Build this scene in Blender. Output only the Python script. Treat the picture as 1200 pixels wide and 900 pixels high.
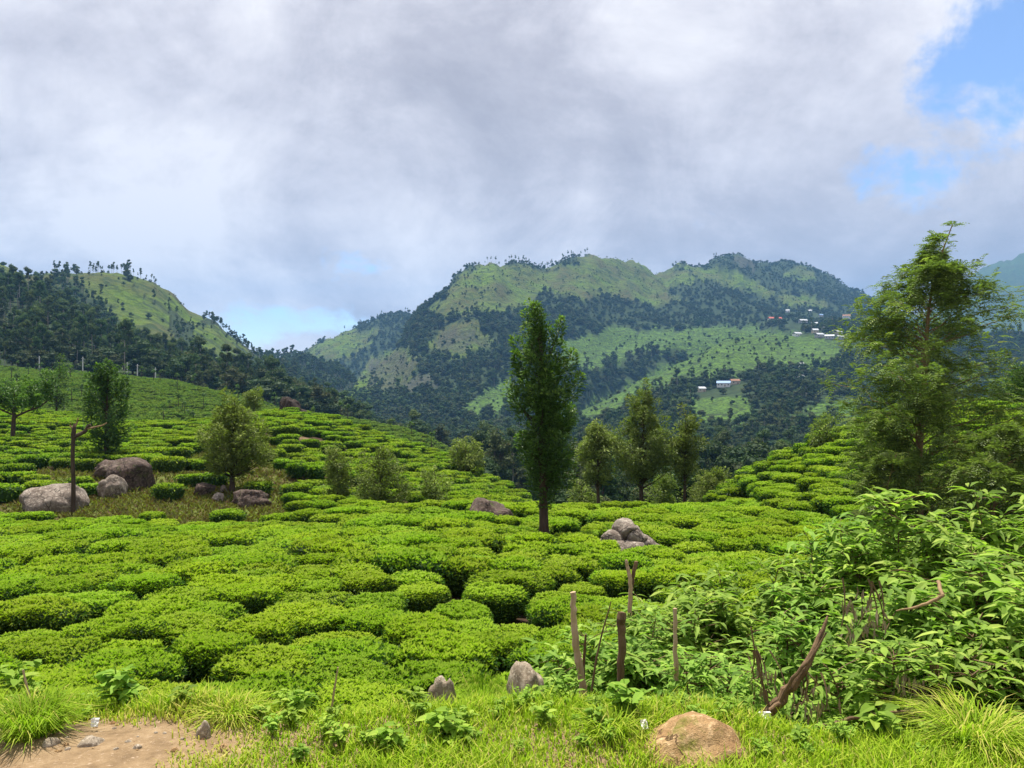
import bpy, bmesh, math, random
import numpy as np
from mathutils import Vector, Matrix, Euler
R = math.radians
rng = np.random.default_rng(7)
random.seed(7)
for o in list(bpy.data.objects): bpy.data.objects.remove(o)
S = bpy.context.scene
COL = S.collection

# ------------------------------------------------------------------ camera, sky, sun, exposure
F = 900.0                       # focal length in photograph pixels (1200 wide); the eye is the origin
cam = bpy.data.cameras.new('camera'); cam.lens = 27.0; cam.sensor_width = 36.0
cam.clip_start = 0.1; cam.clip_end = 30000
camo = bpy.data.objects.new('camera', cam); COL.objects.link(camo)
camo.location = (0, 0, 0); camo.rotation_euler = (R(90), 0, 0); S.camera = camo

SUN = Vector((-0.12, 0.34, 1.0)).normalized()      # towards the sun
sun_el = math.asin(SUN.z); sun_az = math.atan2(SUN.x, SUN.y)
w = bpy.data.worlds.new('World'); S.world = w; w.use_nodes = True
nt = w.node_tree; N = nt.nodes; L = nt.links; N.clear()
def node(tree, kind, **kw):
    n = tree.nodes.new(kind)
    for k, v in kw.items():
        if k in ('inputs',):
            for i, val in v.items(): n.inputs[i].default_value = val
        else: setattr(n, k, v)
    return n
out = node(nt, 'ShaderNodeOutputWorld'); bg = node(nt, 'ShaderNodeBackground', inputs={'Strength': 0.1})
L.new(bg.outputs[0], out.inputs[0])
sky = node(nt, 'ShaderNodeTexSky', sky_type='NISHITA', sun_disc=False)
sky.sun_elevation = sun_el; sky.sun_rotation = sun_az; sky.altitude = 1500; sky.dust_density = 0.6; sky.air_density = 1.0
tc = node(nt, 'ShaderNodeTexCoord')
sep = node(nt, 'ShaderNodeSeparateXYZ'); L.new(tc.outputs['Generated'], sep.inputs[0])
def M_(op, a, b=None, tree=nt, clamp=False):
    n = node(tree, 'ShaderNodeMath', operation=op, use_clamp=clamp)
    for i, v in enumerate((a, b)):
        if v is None: continue
        if isinstance(v, (int, float)): n.inputs[i].default_value = v
        else: tree.links.new(v, n.inputs[i])
    return n.outputs[0]
zc = M_('ADD', M_('MAXIMUM', sep.outputs[2], 0.0), 0.34)
cx = M_('DIVIDE', sep.outputs[0], zc); cy = M_('DIVIDE', sep.outputs[1], zc)
cmb = node(nt, 'ShaderNodeCombineXYZ'); L.new(cx, cmb.inputs[0]); L.new(cy, cmb.inputs[1])
def noise(tree, vec, scale, detail=6, rough=0.55, dist=0.0, loc=None):
    n = node(tree, 'ShaderNodeTexNoise'); n.inputs['Scale'].default_value = scale
    n.inputs['Detail'].default_value = detail; n.inputs['Roughness'].default_value = rough
    n.inputs['Distortion'].default_value = dist
    if loc is not None:
        m = node(tree, 'ShaderNodeVectorMath', operation='ADD'); tree.links.new(vec, m.inputs[0]); m.inputs[1].default_value = loc
        vec = m.outputs[0]
    if vec is not None: tree.links.new(vec, n.inputs['Vector'])
    return n.outputs[0]
def ramp(tree, fac, stops, interp='LINEAR'):
    n = node(tree, 'ShaderNodeValToRGB'); n.color_ramp.interpolation = interp
    cr = n.color_ramp
    while len(cr.elements) < len(stops): cr.elements.new(0.5)
    for e, (p, c) in zip(cr.elements, stops):
        e.position = p; e.color = (*c, 1) if len(c) == 3 else c
    tree.links.new(fac, n.inputs[0])
    return n.outputs[0]
def mixc(tree, fac, a, b, mode='MIX'):
    n = node(tree, 'ShaderNodeMix', data_type='RGBA', blend_type=mode)
    for sock, v in ((n.inputs[0], fac), (n.inputs[6], a), (n.inputs[7], b)):
        if isinstance(v, (int, float)): sock.default_value = v
        elif isinstance(v, tuple): sock.default_value = (*v, 1) if len(v) == 3 else v
        else: tree.links.new(v, sock)
    return n.outputs[2]
def gap(px, py, size, sz):
    d0 = Vector(((px - 600) / F, 1, (450 - py) / F)).normalized()
    a = node(nt, 'ShaderNodeVectorMath', operation='SUBTRACT'); L.new(tc.outputs['Generated'], a.inputs[0]); a.inputs[1].default_value = d0
    b = node(nt, 'ShaderNodeVectorMath', operation='MULTIPLY'); L.new(a.outputs[0], b.inputs[0]); b.inputs[1].default_value = (1, 1, sz)
    c = node(nt, 'ShaderNodeVectorMath', operation='LENGTH'); L.new(b.outputs[0], c.inputs[0])
    m = node(nt, 'ShaderNodeMapRange', interpolation_type='SMOOTHSTEP'); L.new(c.outputs['Value'], m.inputs[0])
    m.inputs[1].default_value = 0; m.inputs[2].default_value = size; m.inputs[3].default_value = 1; m.inputs[4].default_value = 0
    return m.outputs[0]
cl = M_('ADD', M_('MULTIPLY', noise(nt, cmb.outputs[0], 1.5, 10, 0.58, 0.2, (13.4, 6.2, 0)), .55), M_('MULTIPLY', noise(nt, tc.outputs['Generated'], 8.5, 9, 0.62, 0.25, (1.3, 0.4, 2.0)), .45))
cover = M_('ADD', M_('MULTIPLY', cl, 2.5), -0.40)
for g in ((325, 380, 0.17, 2.4), (1175, 25, 0.31, 1.15), (1110, 110, 0.13, 1.3)):
    cover = M_('SUBTRACT', cover, M_('MULTIPLY', gap(*g), 0.40 if g[0] < 1000 else 0.30))
dens = ramp(nt, cover, [(0.38, (0, 0, 0)), (0.62, (1, 1, 1))], 'EASE')
cl2 = noise(nt, cmb.outputs[0], 1.1, 11, 0.64, 0.3, (2.2, 7.7, 1.0))
cl3 = noise(nt, tc.outputs['Generated'], 5.0, 10, 0.66, 0.35, (0.3, 2.1, 5.0))
shade = M_('ADD', M_('MULTIPLY', cl2, 0.62), M_('MULTIPLY', cl3, 0.38))
ccol = ramp(nt, shade, [(0.38, (2.8, 2.7, 3.0)), (0.45, (3.45, 3.33, 3.65)), (0.52, (4.55, 4.42, 4.72)), (0.60, (5.8, 5.65, 5.8))])
blue = mixc(nt, 1.0, sky.outputs[0], (1.02, 1.06, 1.16), 'MULTIPLY')
L.new(mixc(nt, dens, blue, ccol), bg.inputs[0])

sl = bpy.data.lights.new('sun', 'SUN'); sl.energy = 5.0; sl.angle = R(2.0); sl.color = (1.0, 0.95, 0.86)
so = bpy.data.objects.new('sun', sl); COL.objects.link(so)
so.rotation_euler = (-SUN).to_track_quat('-Z', 'Y').to_euler(); so.location = (0, 0, 300)
S.render.engine = 'CYCLES'
S.view_settings.view_transform = 'Standard'; S.view_settings.look = 'None'
S.view_settings.exposure = 0.85; S.view_settings.gamma = 1.0
S.cycles.use_denoising = True
try: S.cycles.denoiser = 'OPENIMAGEDENOISE'
except Exception: pass
S.cycles.max_bounces = 5; S.cycles.diffuse_bounces = 3; S.cycles.glossy_bounces = 1
S.cycles.transmission_bounces = 2; S.cycles.transparent_max_bounces = 4; S.cycles.volume_bounces = 0
S.cycles.caustics_reflective = False; S.cycles.caustics_refractive = False

# ------------------------------------------------------------------ numeric helpers
def pnoise(x, y, seed=0):
    """2-D gradient noise, about -1..1"""
    xi = np.floor(x).astype(np.int64); yi = np.floor(y).astype(np.int64)
    xf = x - xi; yf = y - yi
    def g(ix, iy):
        h = (ix * 374761393 + iy * 668265263 + seed * 1442695041) & 0xFFFFFFFF
        h = ((h ^ (h >> 13)) * 1274126177) & 0xFFFFFFFF
        h = h ^ (h >> 16)
        a = (h & 0xFFFF) / 65536.0 * 2 * np.pi
        return np.cos(a), np.sin(a)
    u = xf * xf * xf * (xf * (xf * 6 - 15) + 10); v = yf * yf * yf * (yf * (yf * 6 - 15) + 10)
    def d(ix, iy, fx, fy):
        gx, gy = g(ix, iy); return gx * fx + gy * fy
    a = d(xi, yi, xf, yf); b = d(xi + 1, yi, xf - 1, yf)
    c = d(xi, yi + 1, xf, yf - 1); e = d(xi + 1, yi + 1, xf - 1, yf - 1)
    return ((a + u * (b - a)) * (1 - v) + (c + u * (e - c)) * v) * 1.5
def fbm(x, y, seed=0, octv=4, gain=0.5):
    r = 0; a = 1.0; f = 1.0
    for i in range(octv):
        r = r + a * pnoise(x * f + 17.3 * i, y * f - 9.1 * i, seed + i); a *= gain; f *= 2.03
    return r
def sstep(a, b, x):
    t = np.clip((x - a) / (b - a), 0, 1); return t * t * (3 - 2 * t)
def inpoly(px, py, poly):
    res = np.zeros(px.shape, bool); n = len(poly); j = n - 1
    for i in range(n):
        xi, yi = poly[i]; xj, yj = poly[j]
        c = ((yi > py) != (yj > py)) & (px < (xj - xi) * (py - yi) / ((yj - yi) or 1e-9) + xi)
        res ^= c; j = i
    return res

# ------------------------------------------------------------------ the lie of the land
def I(px, tab): return np.interp(px, [t[0] for t in tab], [t[1] for t in tab])
def hill(px, y, crest, depth, foot, footrow, g, back):
    """a rise seen from the road: crest row and distance by bearing, falling to a foot in front"""
    D = I(px, depth); Fd = I(px, foot)
    zc_ = (450 - I(px, crest)) / F * D; zf = (450 - I(px, footrow)) / F * Fd
    t = (y - Fd) / (D - Fd)
    s = np.interp(t, [a for a, _ in g], [b for _, b in g])
    z = zf + (zc_ - zf) * s
    z = np.where(t < 0, zf + (y - Fd) * 0.6, z)
    return np.where(t > 1, zc_ - (y - D) * back, z)
VERGE = -1.60
def terrain(x, y, full=False):
    x = np.asarray(x, float); y = np.maximum(np.asarray(y, float), 0.8)
    px = np.clip(600 + F * x / y, -900, 2100)
    # roadside verge, bank and near tea field
    ye = 3.75 - 0.14 * sstep(-1.4, -0.6, x) - 0.18 * sstep(0.3, 2.2, x) + 0.12 * np.sin(x * 2.1 + 0.6)
    verge = VERGE + 0.05 * fbm(x * 0.9, y * 0.9, 3, 3) - 0.05 * sstep(3.4, 4.2, y) + 0.07 * np.exp(-((x + 0.9) / 0.7) ** 2 - ((y - 3.9) / 0.5) ** 2)
    field = -3.75 - (y - 6) * 0.078 - 0.5 * sstep(18, 30, y) * (1 - sstep(330, 480, px)) + 0.16 * fbm(x * 0.13, y * 0.13, 5, 3)
    t = sstep(0, 1, (y - ye) / 1.9)
    near = verge * (1 - t) + field * t + 1.3 * np.exp(-((x + 0.12) / 0.7) ** 4 - ((y - 5.25) / 0.5) ** 2)
    bc = np.interp(y, [30, 34, 45, 70, 150, 300, 500, 800, 1200, 1800, 3000, 9000], [-5.62, -5.95, -8.6, -18, -40, -60, -60, -50, -32, -5, 10, -80])
    bl = np.interp(y, [30, 33, 36, 46, 56, 62, 90, 130, 200, 300, 400, 600, 900, 1800, 3000, 9000], [-6.12, -6.2, -6.0, -5.35, -5.2, -5.6, -8, -10, -16, -22, -30, -38, -40, -5, 10, -80])
    k = sstep(300, 520, px)
    base = np.where(y < 32, near, bl * (1 - k) + bc * k)
    hs = [base]
    # 1 tea hill on the left with its terrace
    hs.append(hill(px, y, [(-900, 440), (-400, 470), (0, 481), (60, 488), (150, 500), (230, 499), (290, 491), (340, 486), (380, 494), (420, 507), (470, 524), (510, 539), (560, 561), (600, 582), (660, 630)],
        [(-400, 95), (150, 92), (340, 80), (510, 74), (600, 60), (660, 52)], [(0, 43), (500, 44), (600, 42)], [(0, 560), (340, 560), (500, 590), (600, 610), (660, 660)],
        [(0, 0), (.3, .33), (.355, .38), (.40, .62), (.7, .88), (1, 1)], 0.16))
    # 2 tea hill on the right
    hs.append(hill(px, y, [(640, 640), (760, 615), (830, 601), (870, 568), (900, 550), (960, 522), (1010, 505), (1100, 486), (1200, 476), (1500, 450), (2100, 430)],
        [(640, 42), (830, 45), (1200, 48)], [(640, 26), (830, 25), (1200, 20)], [(640, 690), (830, 655), (1000, 652), (1200, 668)],
        [(0, 0), (.25, .2), (.6, .66), (.85, .93), (1, 1)], 0.3))
    # 3 far left tea slope
    hs.append(hill(px, y, [(-900, 400), (-400, 425), (0, 432), (60, 437), (130, 441), (200, 448), (260, 463), (330, 479), (400, 491), (470, 506), (500, 516), (560, 550), (600, 590)],
        [(-400, 310), (0, 300), (200, 270), (330, 240), (500, 200), (600, 180)], [(0, 112), (500, 120)], [(0, 530), (200, 545), (340, 560), (500, 590), (600, 620)],
        [(0, 0), (.3, .42), (.6, .76), (1, 1)], 0.12))
    # 4 wooded spur, 5 grassy mountain behind it, 6 saddle
    hs.append(hill(px, y, [(-900, 320), (-200, 335), (0, 346), (40, 352), (75, 370), (110, 392), (140, 410), (200, 430), (260, 445), (320, 458), (370, 474), (420, 500), (480, 540)],
        [(-200, 560), (0, 540), (370, 600)], [(-200, 300), (480, 330)], [(-200, 440), (0, 442), (200, 447), (370, 490), (480, 560)],
        [(0, 0), (.3, .22), (.6, .55), (.85, .88), (1, 1)], 0.25))
    hs.append(hill(px, y, [(-900, 220), (-100, 284), (0, 304), (30, 318), (70, 319), (110, 315), (150, 321), (180, 330), (205, 346), (222, 364), (250, 374), (275, 394), (300, 413), (320, 426), (350, 440), (380, 454), (420, 480), (500, 540)],
        [(-100, 850), (100, 880), (300, 1050), (420, 1150)], [(0, 480), (420, 620)], [(0, 440), (200, 448), (300, 470), (420, 520)],
        [(0, 0), (.3, .2), (.6, .52), (.9, .93), (1, 1)], 0.35))
    hs.append(hill(px, y, [(180, 470), (250, 446), (300, 432), (330, 424), (355, 426), (385, 434), (420, 450), (480, 480)],
        [(180, 1350), (480, 1350)], [(180, 900), (480, 850)], [(180, 480), (480, 500)], [(0, 0), (.5, .5), (1, 1)], 0.3))
    # 7 tea spur of the middle distance
    hs.append(hill(px, y, [(440, 560), (520, 530), (560, 515), (620, 503), (680, 480), (745, 448), (800, 424), (850, 402), (900, 391), (960, 386), (1040, 388), (1200, 400), (1500, 410), (2100, 420)],
        [(440, 700), (560, 800), (680, 900), (745, 980), (850, 1100), (950, 1200), (1200, 1300)], [(440, 380), (680, 430), (1000, 430)], [(440, 620), (680, 572), (850, 560), (1000, 552), (2100, 540)],
        [(0, 0), (.25, .17), (.5, .42), (.75, .72), (.92, .95), (1, 1)], 0.2))
    # 8 the main mountain, 9 hill behind its left flank, 10 blue mountain far right
    hs.append(hill(px, y, [(340, 520), (380, 476), (400, 455), (440, 424), (470, 397), (490, 366), (510, 347), (540, 320), (555, 308), (580, 305), (600, 311), (640, 315), (660, 308), (690, 300), (700, 301), (730, 307), (760, 315), (785, 316), (800, 311), (830, 305), (865, 301), (875, 306), (885, 311), (930, 310), (955, 318), (980, 330), (1000, 342), (1040, 362), (1100, 390), (1200, 405), (2100, 410)],
        [(340, 1200), (440, 1400), (560, 1700), (700, 2000), (870, 2400), (960, 2600), (1200, 2700)],
        [(340, 760), (560, 850), (650, 950), (720, 1250), (850, 1400), (1200, 1500)], [(340, 520), (560, 492), (650, 470), (720, 425), (850, 388), (1000, 384), (1200, 405)],
        [(0, 0), (.2, .12), (.45, .36), (.7, .66), (.9, .93), (1, 1)], 0.5))
    hs.append(hill(px, y, [(280, 470), (330, 438), (355, 418), (375, 401), (400, 388), (440, 376), (470, 366), (485, 370), (520, 384), (600, 430)],
        [(280, 2300), (600, 2300)], [(280, 1400), (600, 1500)], [(280, 480), (600, 480)], [(0, 0), (.4, .3), (.8, .82), (1, 1)], 0.4))
    hs.append(hill(px, y, [(900, 440), (1040, 400), (1100, 356), (1130, 328), (1150, 312), (1175, 303), (1200, 296), (1300, 284), (1500, 300), (2100, 320)],
        [(900, 4600), (2100, 4600)], [(900, 3000), (2100, 3000)], [(900, 440), (2100, 440)], [(0, 0), (.5, .4), (.85, .85), (1, 1)], 0.4))
    H = np.stack(hs)
    lay = np.argmax(H, 0)
    kk = np.maximum(0.0, 0.006 * (y - 15))
    z = H[0]
    for h in H[1:]:
        z = 0.5 * (z + h + np.sqrt((z - h) ** 2 + kk * kk))
    # relief: gullies running down the slopes, broken ground
    m = sstep(420, 1300, y)
    gul = 1 - np.abs(fbm(x / 170 + 0.3 * fbm(x / 400, y / 400, 31, 2), y / 620, 21, 4, 0.55)) * 1.6
    z = z + m * (gul - 0.45) * 17 * np.clip((y - 300) / 1500, 0.25, 1.2) + m * 6 * fbm(x / 60, y / 90, 23, 4)
    m2 = sstep(100, 400, y)
    z = z + m2 * 2.2 * fbm(x / 55, y / 70, 41, 3) * (1 - 0.3 * m)
    m3 = sstep(36, 60, y) * (1 - m2)
    z = z + m3 * 0.25 * fbm(x / 9, y / 9, 43, 3)
    if full: return z, lay, px
    return z
_dd = np.geomspace(2.0, 6000, 5000)
def hit(px, py, dmin=2.0, dmax=6000.0):
    d = _dd[(_dd >= dmin) & (_dd <= dmax)]
    z = terrain((px - 600) / F * d, d); zr = (450 - py) / F * d
    k = np.nonzero(z >= zr)[0]
    i = k[0] if len(k) else np.argmin(zr - z)
    return Vector(((px - 600) / F * d[i], d[i], z[i]))
def ground(px, d):
    x = (px - 600) / F * d
    return Vector((x, d, float(terrain(np.array([x]), np.array([d]))[0])))
# what covers the far slopes, read off by bearing and elevation
GRASS = [[(-80, 262), (40, 296), (76, 304), (80, 334), (40, 340), (-80, 335)], [(70, 313), (115, 305), (143, 320), (173, 351), (200, 380), (212, 420), (177, 408), (150, 388), (122, 362), (92, 332)],
 [(147, 318), (182, 318), (209, 343), (236, 360), (240, 387), (217, 380), (195, 361), (173, 350)],
 [(226, 374), (255, 384), (293, 415), (288, 434), (255, 424), (229, 404)], [(-20, 285), (16, 309), (12, 316), (-20, 320)],
 [(355, 420), (370, 401), (400, 386), (443, 387), (433, 406), (410, 419), (367, 425)],
 [(498, 370), (545, 322), (575, 305), (620, 313), (660, 315), (705, 298), (705, 352), (637, 342), (622, 362), (583, 369), (547, 372), (517, 374)],
 [(680, 299), (734, 299), (785, 312), (814, 328), (785, 341), (802, 353), (770, 360), (734, 353), (704, 342), (680, 345)],
 [(788, 308), (872, 322), (889, 333), (920, 345), (974, 355), (971, 364), (920, 356), (875, 341), (824, 329)],
 [(915, 319), (938, 312), (962, 325), (940, 331)], [(500, 408), (512, 384), (558, 377), (576, 402), (550, 421), (510, 421)],
 [(405, 460), (433, 423), (468, 407), (494, 420), (488, 440), (447, 462), (410, 474), (370, 480)]]
TEA = [[(676, 396), (728, 383), (779, 388), (830, 382), (890, 383), (974, 398), (985, 415), (950, 431), (908, 430), (872, 414), (848, 403), (830, 409), (812, 415), (785, 409), (755, 411), (725, 425), (676, 419)],
 [(676, 480), (740, 446), (800, 419), (848, 398), (896, 387), (935, 393), (914, 413), (872, 438), (842, 445), (812, 450), (770, 460), (758, 464), (710, 490), (676, 506)],
 [(536, 474), (607, 443), (612, 472), (553, 494)], [(655, 399), (705, 392), (705, 434), (655, 434)], [(880, 392), (985, 398), (990, 420), (960, 432), (900, 436), (860, 448)],
 [(806, 466), (875, 464), (898, 490), (848, 504), (812, 492)], [(900, 500), (960, 470), (1010, 470), (1010, 500)]]
ROCK = [[(513, 390), (557, 382), (571, 400), (547, 414), (516, 414), (505, 407)], [(435, 425), (465, 412), (488, 421), (484, 435), (450, 452), (432, 446)],
 [(180, 320), (196, 324), (194, 332), (184, 330)], [(205, 334), (219, 346), (216, 352), (206, 344)], [(862, 299), (878, 304), (886, 318), (868, 312)], [(430, 452), (500, 441), (520, 452), (470, 462)]]
def cover_of(x, y, z):
    px = 600 + F * x / y; py = 450 - F * z / y
    a = np.clip(1500 / np.maximum(y, 200), .6, 2.5)
    wx = px + 7 * fbm(x / 45, y / 90, 61, 3); wy = py + 5 * fbm(x / 45, y / 90, 67, 3)
    def anyp(ps):
        r = np.zeros(px.shape, bool)
        for p in ps: r |= inpoly(wx, wy, p)
        return r
    far = y > 330
    return anyp(GRASS) & far, anyp(TEA) & far, anyp(ROCK) & far, px, py

# ------------------------------------------------------------------ mesh and object helpers
def mk(name, V, Fc, mat=None, attrs=None, smooth=False, vcol=None):
    V = np.asarray(V, np.float32).reshape(-1, 3); Fc = np.asarray(Fc, np.int32)
    me = bpy.data.meshes.new(name); n = Fc.shape[1]
    me.vertices.add(len(V)); me.vertices.foreach_set('co', V.ravel())
    me.loops.add(Fc.size); me.loops.foreach_set('vertex_index', Fc.ravel())
    me.polygons.add(len(Fc)); me.polygons.foreach_set('loop_start', np.arange(0, Fc.size, n, dtype=np.int32))
    me.polygons.foreach_set('use_smooth', np.full(len(Fc), smooth))
    for k, v in (attrs or {}).items():
        a = me.attributes.new(k, 'FLOAT', 'POINT'); a.data.foreach_set('value', np.asarray(v, np.float32))
    for k, v in (vcol or {}).items():
        a = me.attributes.new(k, 'FLOAT_COLOR', 'POINT'); a.data.foreach_set('color', np.asarray(v, np.float32).ravel())
    me.update(calc_edges=True)
    if mat: me.materials.append(mat)
    return me
def ob(name, data, parent=None, loc=None, **props):
    o = bpy.data.objects.new(name, data); COL.objects.link(o)
    if parent: o.parent = parent
    if loc is not None: o.location = loc
    for k, v in props.items(): o[k] = v
    return o
def thing(name, label, cat, loc, group=None, rz=0.0, sc=1.0):
    o = ob(name, None, None, loc, label=label, category=cat)
    if group: o['group'] = group
    o.rotation_euler = (0, 0, rz); o.scale = (sc, sc, sc); o.empty_display_size = 0.2
    return o
class Geo:
    """collects triangles with a per-vertex tint"""
    def __init__(s): s.v = []; s.f = []; s.t = []; s.y = []; s.n = 0
    def add(s, V, Fc, tint, young=0.0):
        V = np.asarray(V, float).reshape(-1, 3); Fc = np.asarray(Fc, int)
        if Fc.shape[1] == 4: Fc = np.concatenate([Fc[:, [0, 1, 2]], Fc[:, [0, 2, 3]]])
        s.v.append(V); s.f.append(Fc + s.n)
        s.t.append(np.broadcast_to(np.asarray(tint, float), (len(V),))); s.y.append(np.broadcast_to(np.asarray(young, float), (len(V),)))
        s.n += len(V)
    def mesh(s, name, mat, smooth=False):
        return mk(name, np.concatenate(s.v), np.concatenate(s.f), mat, {'tint': np.concatenate(s.t), 'young': np.concatenate(s.y)}, smooth)
def nrm(v): return v / np.maximum(np.linalg.norm(v, axis=-1, keepdims=True), 1e-9)
def rdir(n, r=rng): return nrm(r.normal(size=(n, 3)))
def leaves(g, P, A, U, ln, wd, young=None, fold=0.25, droop=0.0, r=rng, fine=False):
    """folded leaves: base P, axis A, rough up U"""
    n = len(P); A = nrm(A); Sd = nrm(np.cross(A, U)); Nn = np.cross(Sd, A)
    ln = np.broadcast_to(ln, (n,))[:, None]; wd = np.broadcast_to(wd, (n,))[:, None]
    tint = r.random(n); yg = np.zeros(n) if young is None else np.broadcast_to(young, (n,))
    dz = np.array([[0, 0, -1.0]])
    tip = P + A * ln + dz * ln * droop
    if not fine:
        m = P + A * ln * 0.45
        l = m - Sd * wd * .5 + Nn * wd * fold; rr = m + Sd * wd * .5 + Nn * wd * fold
        V = np.stack([P, rr, tip, l], 1).reshape(-1, 3)
        b = np.arange(n)[:, None] * 4
        Fc = np.concatenate([b + [0, 1, 2], b + [0, 2, 3]])
        g.add(V, Fc, np.repeat(tint, 4), np.repeat(yg, 4))
    else:
        c1 = P + A * ln * .33 + dz * ln * droop * .08; c2 = P + A * ln * .68 + dz * ln * droop * .42
        l1 = c1 - Sd * wd * .48 + Nn * wd * fold; r1 = c1 + Sd * wd * .48 + Nn * wd * fold
        l2 = c2 - Sd * wd * .36 + Nn * wd * fold * .8; r2 = c2 + Sd * wd * .36 + Nn * wd * fold * .8
        V = np.stack([P, c1, c2, tip, l1, r1, l2, r2], 1).reshape(-1, 3)
        b = np.arange(n)[:, None] * 8
        T = [[0, 5, 1], [0, 1, 4], [1, 5, 7], [1, 7, 2], [1, 2, 6], [1, 6, 4], [2, 7, 3], [2, 3, 6]]
        Fc = np.concatenate([b + t for t in T])
        g.add(V, Fc, np.repeat(tint, 8), np.repeat(yg, 8))
def tube(g, pts, rad, sides=6, tint=0.5, cap=True):
    pts = np.asarray(pts, float); n = len(pts); rad = np.broadcast_to(rad, (n,))
    d = nrm(np.gradient(pts, axis=0))
    up = np.array([0.31, 0.95, 0.07]) if abs(d[0][2]) > .8 else np.array([0, 0, 1.0])
    a = nrm(np.cross(d, up)); b = np.cross(d, a)
    th = np.arange(sides) / sides * 2 * np.pi
    V = pts[:, None] + (a[:, None] * np.cos(th)[None, :, None] + b[:, None] * np.sin(th)[None, :, None]) * rad[:, None, None]
    V = V.reshape(-1, 3); Fc = []
    for i in range(n - 1):
        for k in range(sides):
            k2 = (k + 1) % sides
            Fc.append([i * sides + k, i * sides + k2, (i + 1) * sides + k2, (i + 1) * sides + k])
    g.add(V, Fc, tint)
    if cap:
        V2 = np.concatenate([V[-sides:], pts[-1:] + d[-1:] * rad[-1] * .3])
        g.add(V2, [[k, (k + 1) % sides, sides] for k in range(sides)], tint)
_ico = {}
def ico(sub):
    if sub not in _ico:
        bm = bmesh.new(); bmesh.ops.create_icosphere(bm, subdivisions=sub, radius=1.0)
        _ico[sub] = (np.array([v.co[:] for v in bm.verts]), np.array([[v.index for v in f.verts] for f in bm.faces])); bm.free()
    return _ico[sub]
def curve(p0, p1, bend, n=6, jit=0.0, r=rng):
    t = np.linspace(0, 1, n)[:, None]
    p = np.asarray(p0) * (1 - t) + np.asarray(p1) * t + np.asarray(bend) * (4 * t * (1 - t))
    if jit: p[1:-1] += r.normal(size=(n - 2, 3)) * jit
    return p
def scatter(name, protos, pos, rot, scl, idx, **props):
    """one uncountable mass: proto meshes set out on points"""
    me = bpy.data.meshes.new(name); n = len(pos)
    me.vertices.add(n); me.vertices.foreach_set('co', np.asarray(pos, np.float32).ravel())
    for k, v in (('rot', rot), ('scl', scl)):
        a = me.attributes.new(k, 'FLOAT_VECTOR', 'POINT'); a.data.foreach_set('vector', np.asarray(v, np.float32).ravel())
    a = me.attributes.new('idx', 'INT', 'POINT'); a.data.foreach_set('value', np.asarray(idx, np.int32))
    o = ob(name, me, None, None, kind='stuff', **props)
    t = bpy.data.node_groups.new(name, 'GeometryNodeTree')
    t.interface.new_socket('Geometry', in_out='INPUT', socket_type='NodeSocketGeometry')
    t.interface.new_socket('Geometry', in_out='OUTPUT', socket_type='NodeSocketGeometry')
    gi = t.nodes.new('NodeGroupInput'); go = t.nodes.new('NodeGroupOutput')
    iop = t.nodes.new('GeometryNodeInstanceOnPoints'); jn = t.nodes.new('GeometryNodeJoinGeometry')
    for p in protos:
        oi = t.nodes.new('GeometryNodeObjectInfo'); oi.inputs['Object'].default_value = p; oi.inputs['As Instance'].default_value = True
        t.links.new(oi.outputs['Geometry'], jn.inputs[0])
    t.links.new(gi.outputs[0], iop.inputs['Points']); t.links.new(jn.outputs[0], iop.inputs['Instance'])
    iop.inputs['Pick Instance'].default_value = True
    for k, typ, sock in (('idx', 'INT', 'Instance Index'), ('rot', 'FLOAT_VECTOR', 'Rotation'), ('scl', 'FLOAT_VECTOR', 'Scale')):
        na = t.nodes.new('GeometryNodeInputNamedAttribute'); na.data_type = typ; na.inputs['Name'].default_value = k
        t.links.new(na.outputs[0], iop.inputs[sock])
    t.links.new(iop.outputs[0], go.inputs[0])
    md = o.modifiers.new('scatter', 'NODES'); md.node_group = t
    return o
def proto(name, me): return bpy.data.objects.new(name, me)      # a source for scatter()

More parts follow.
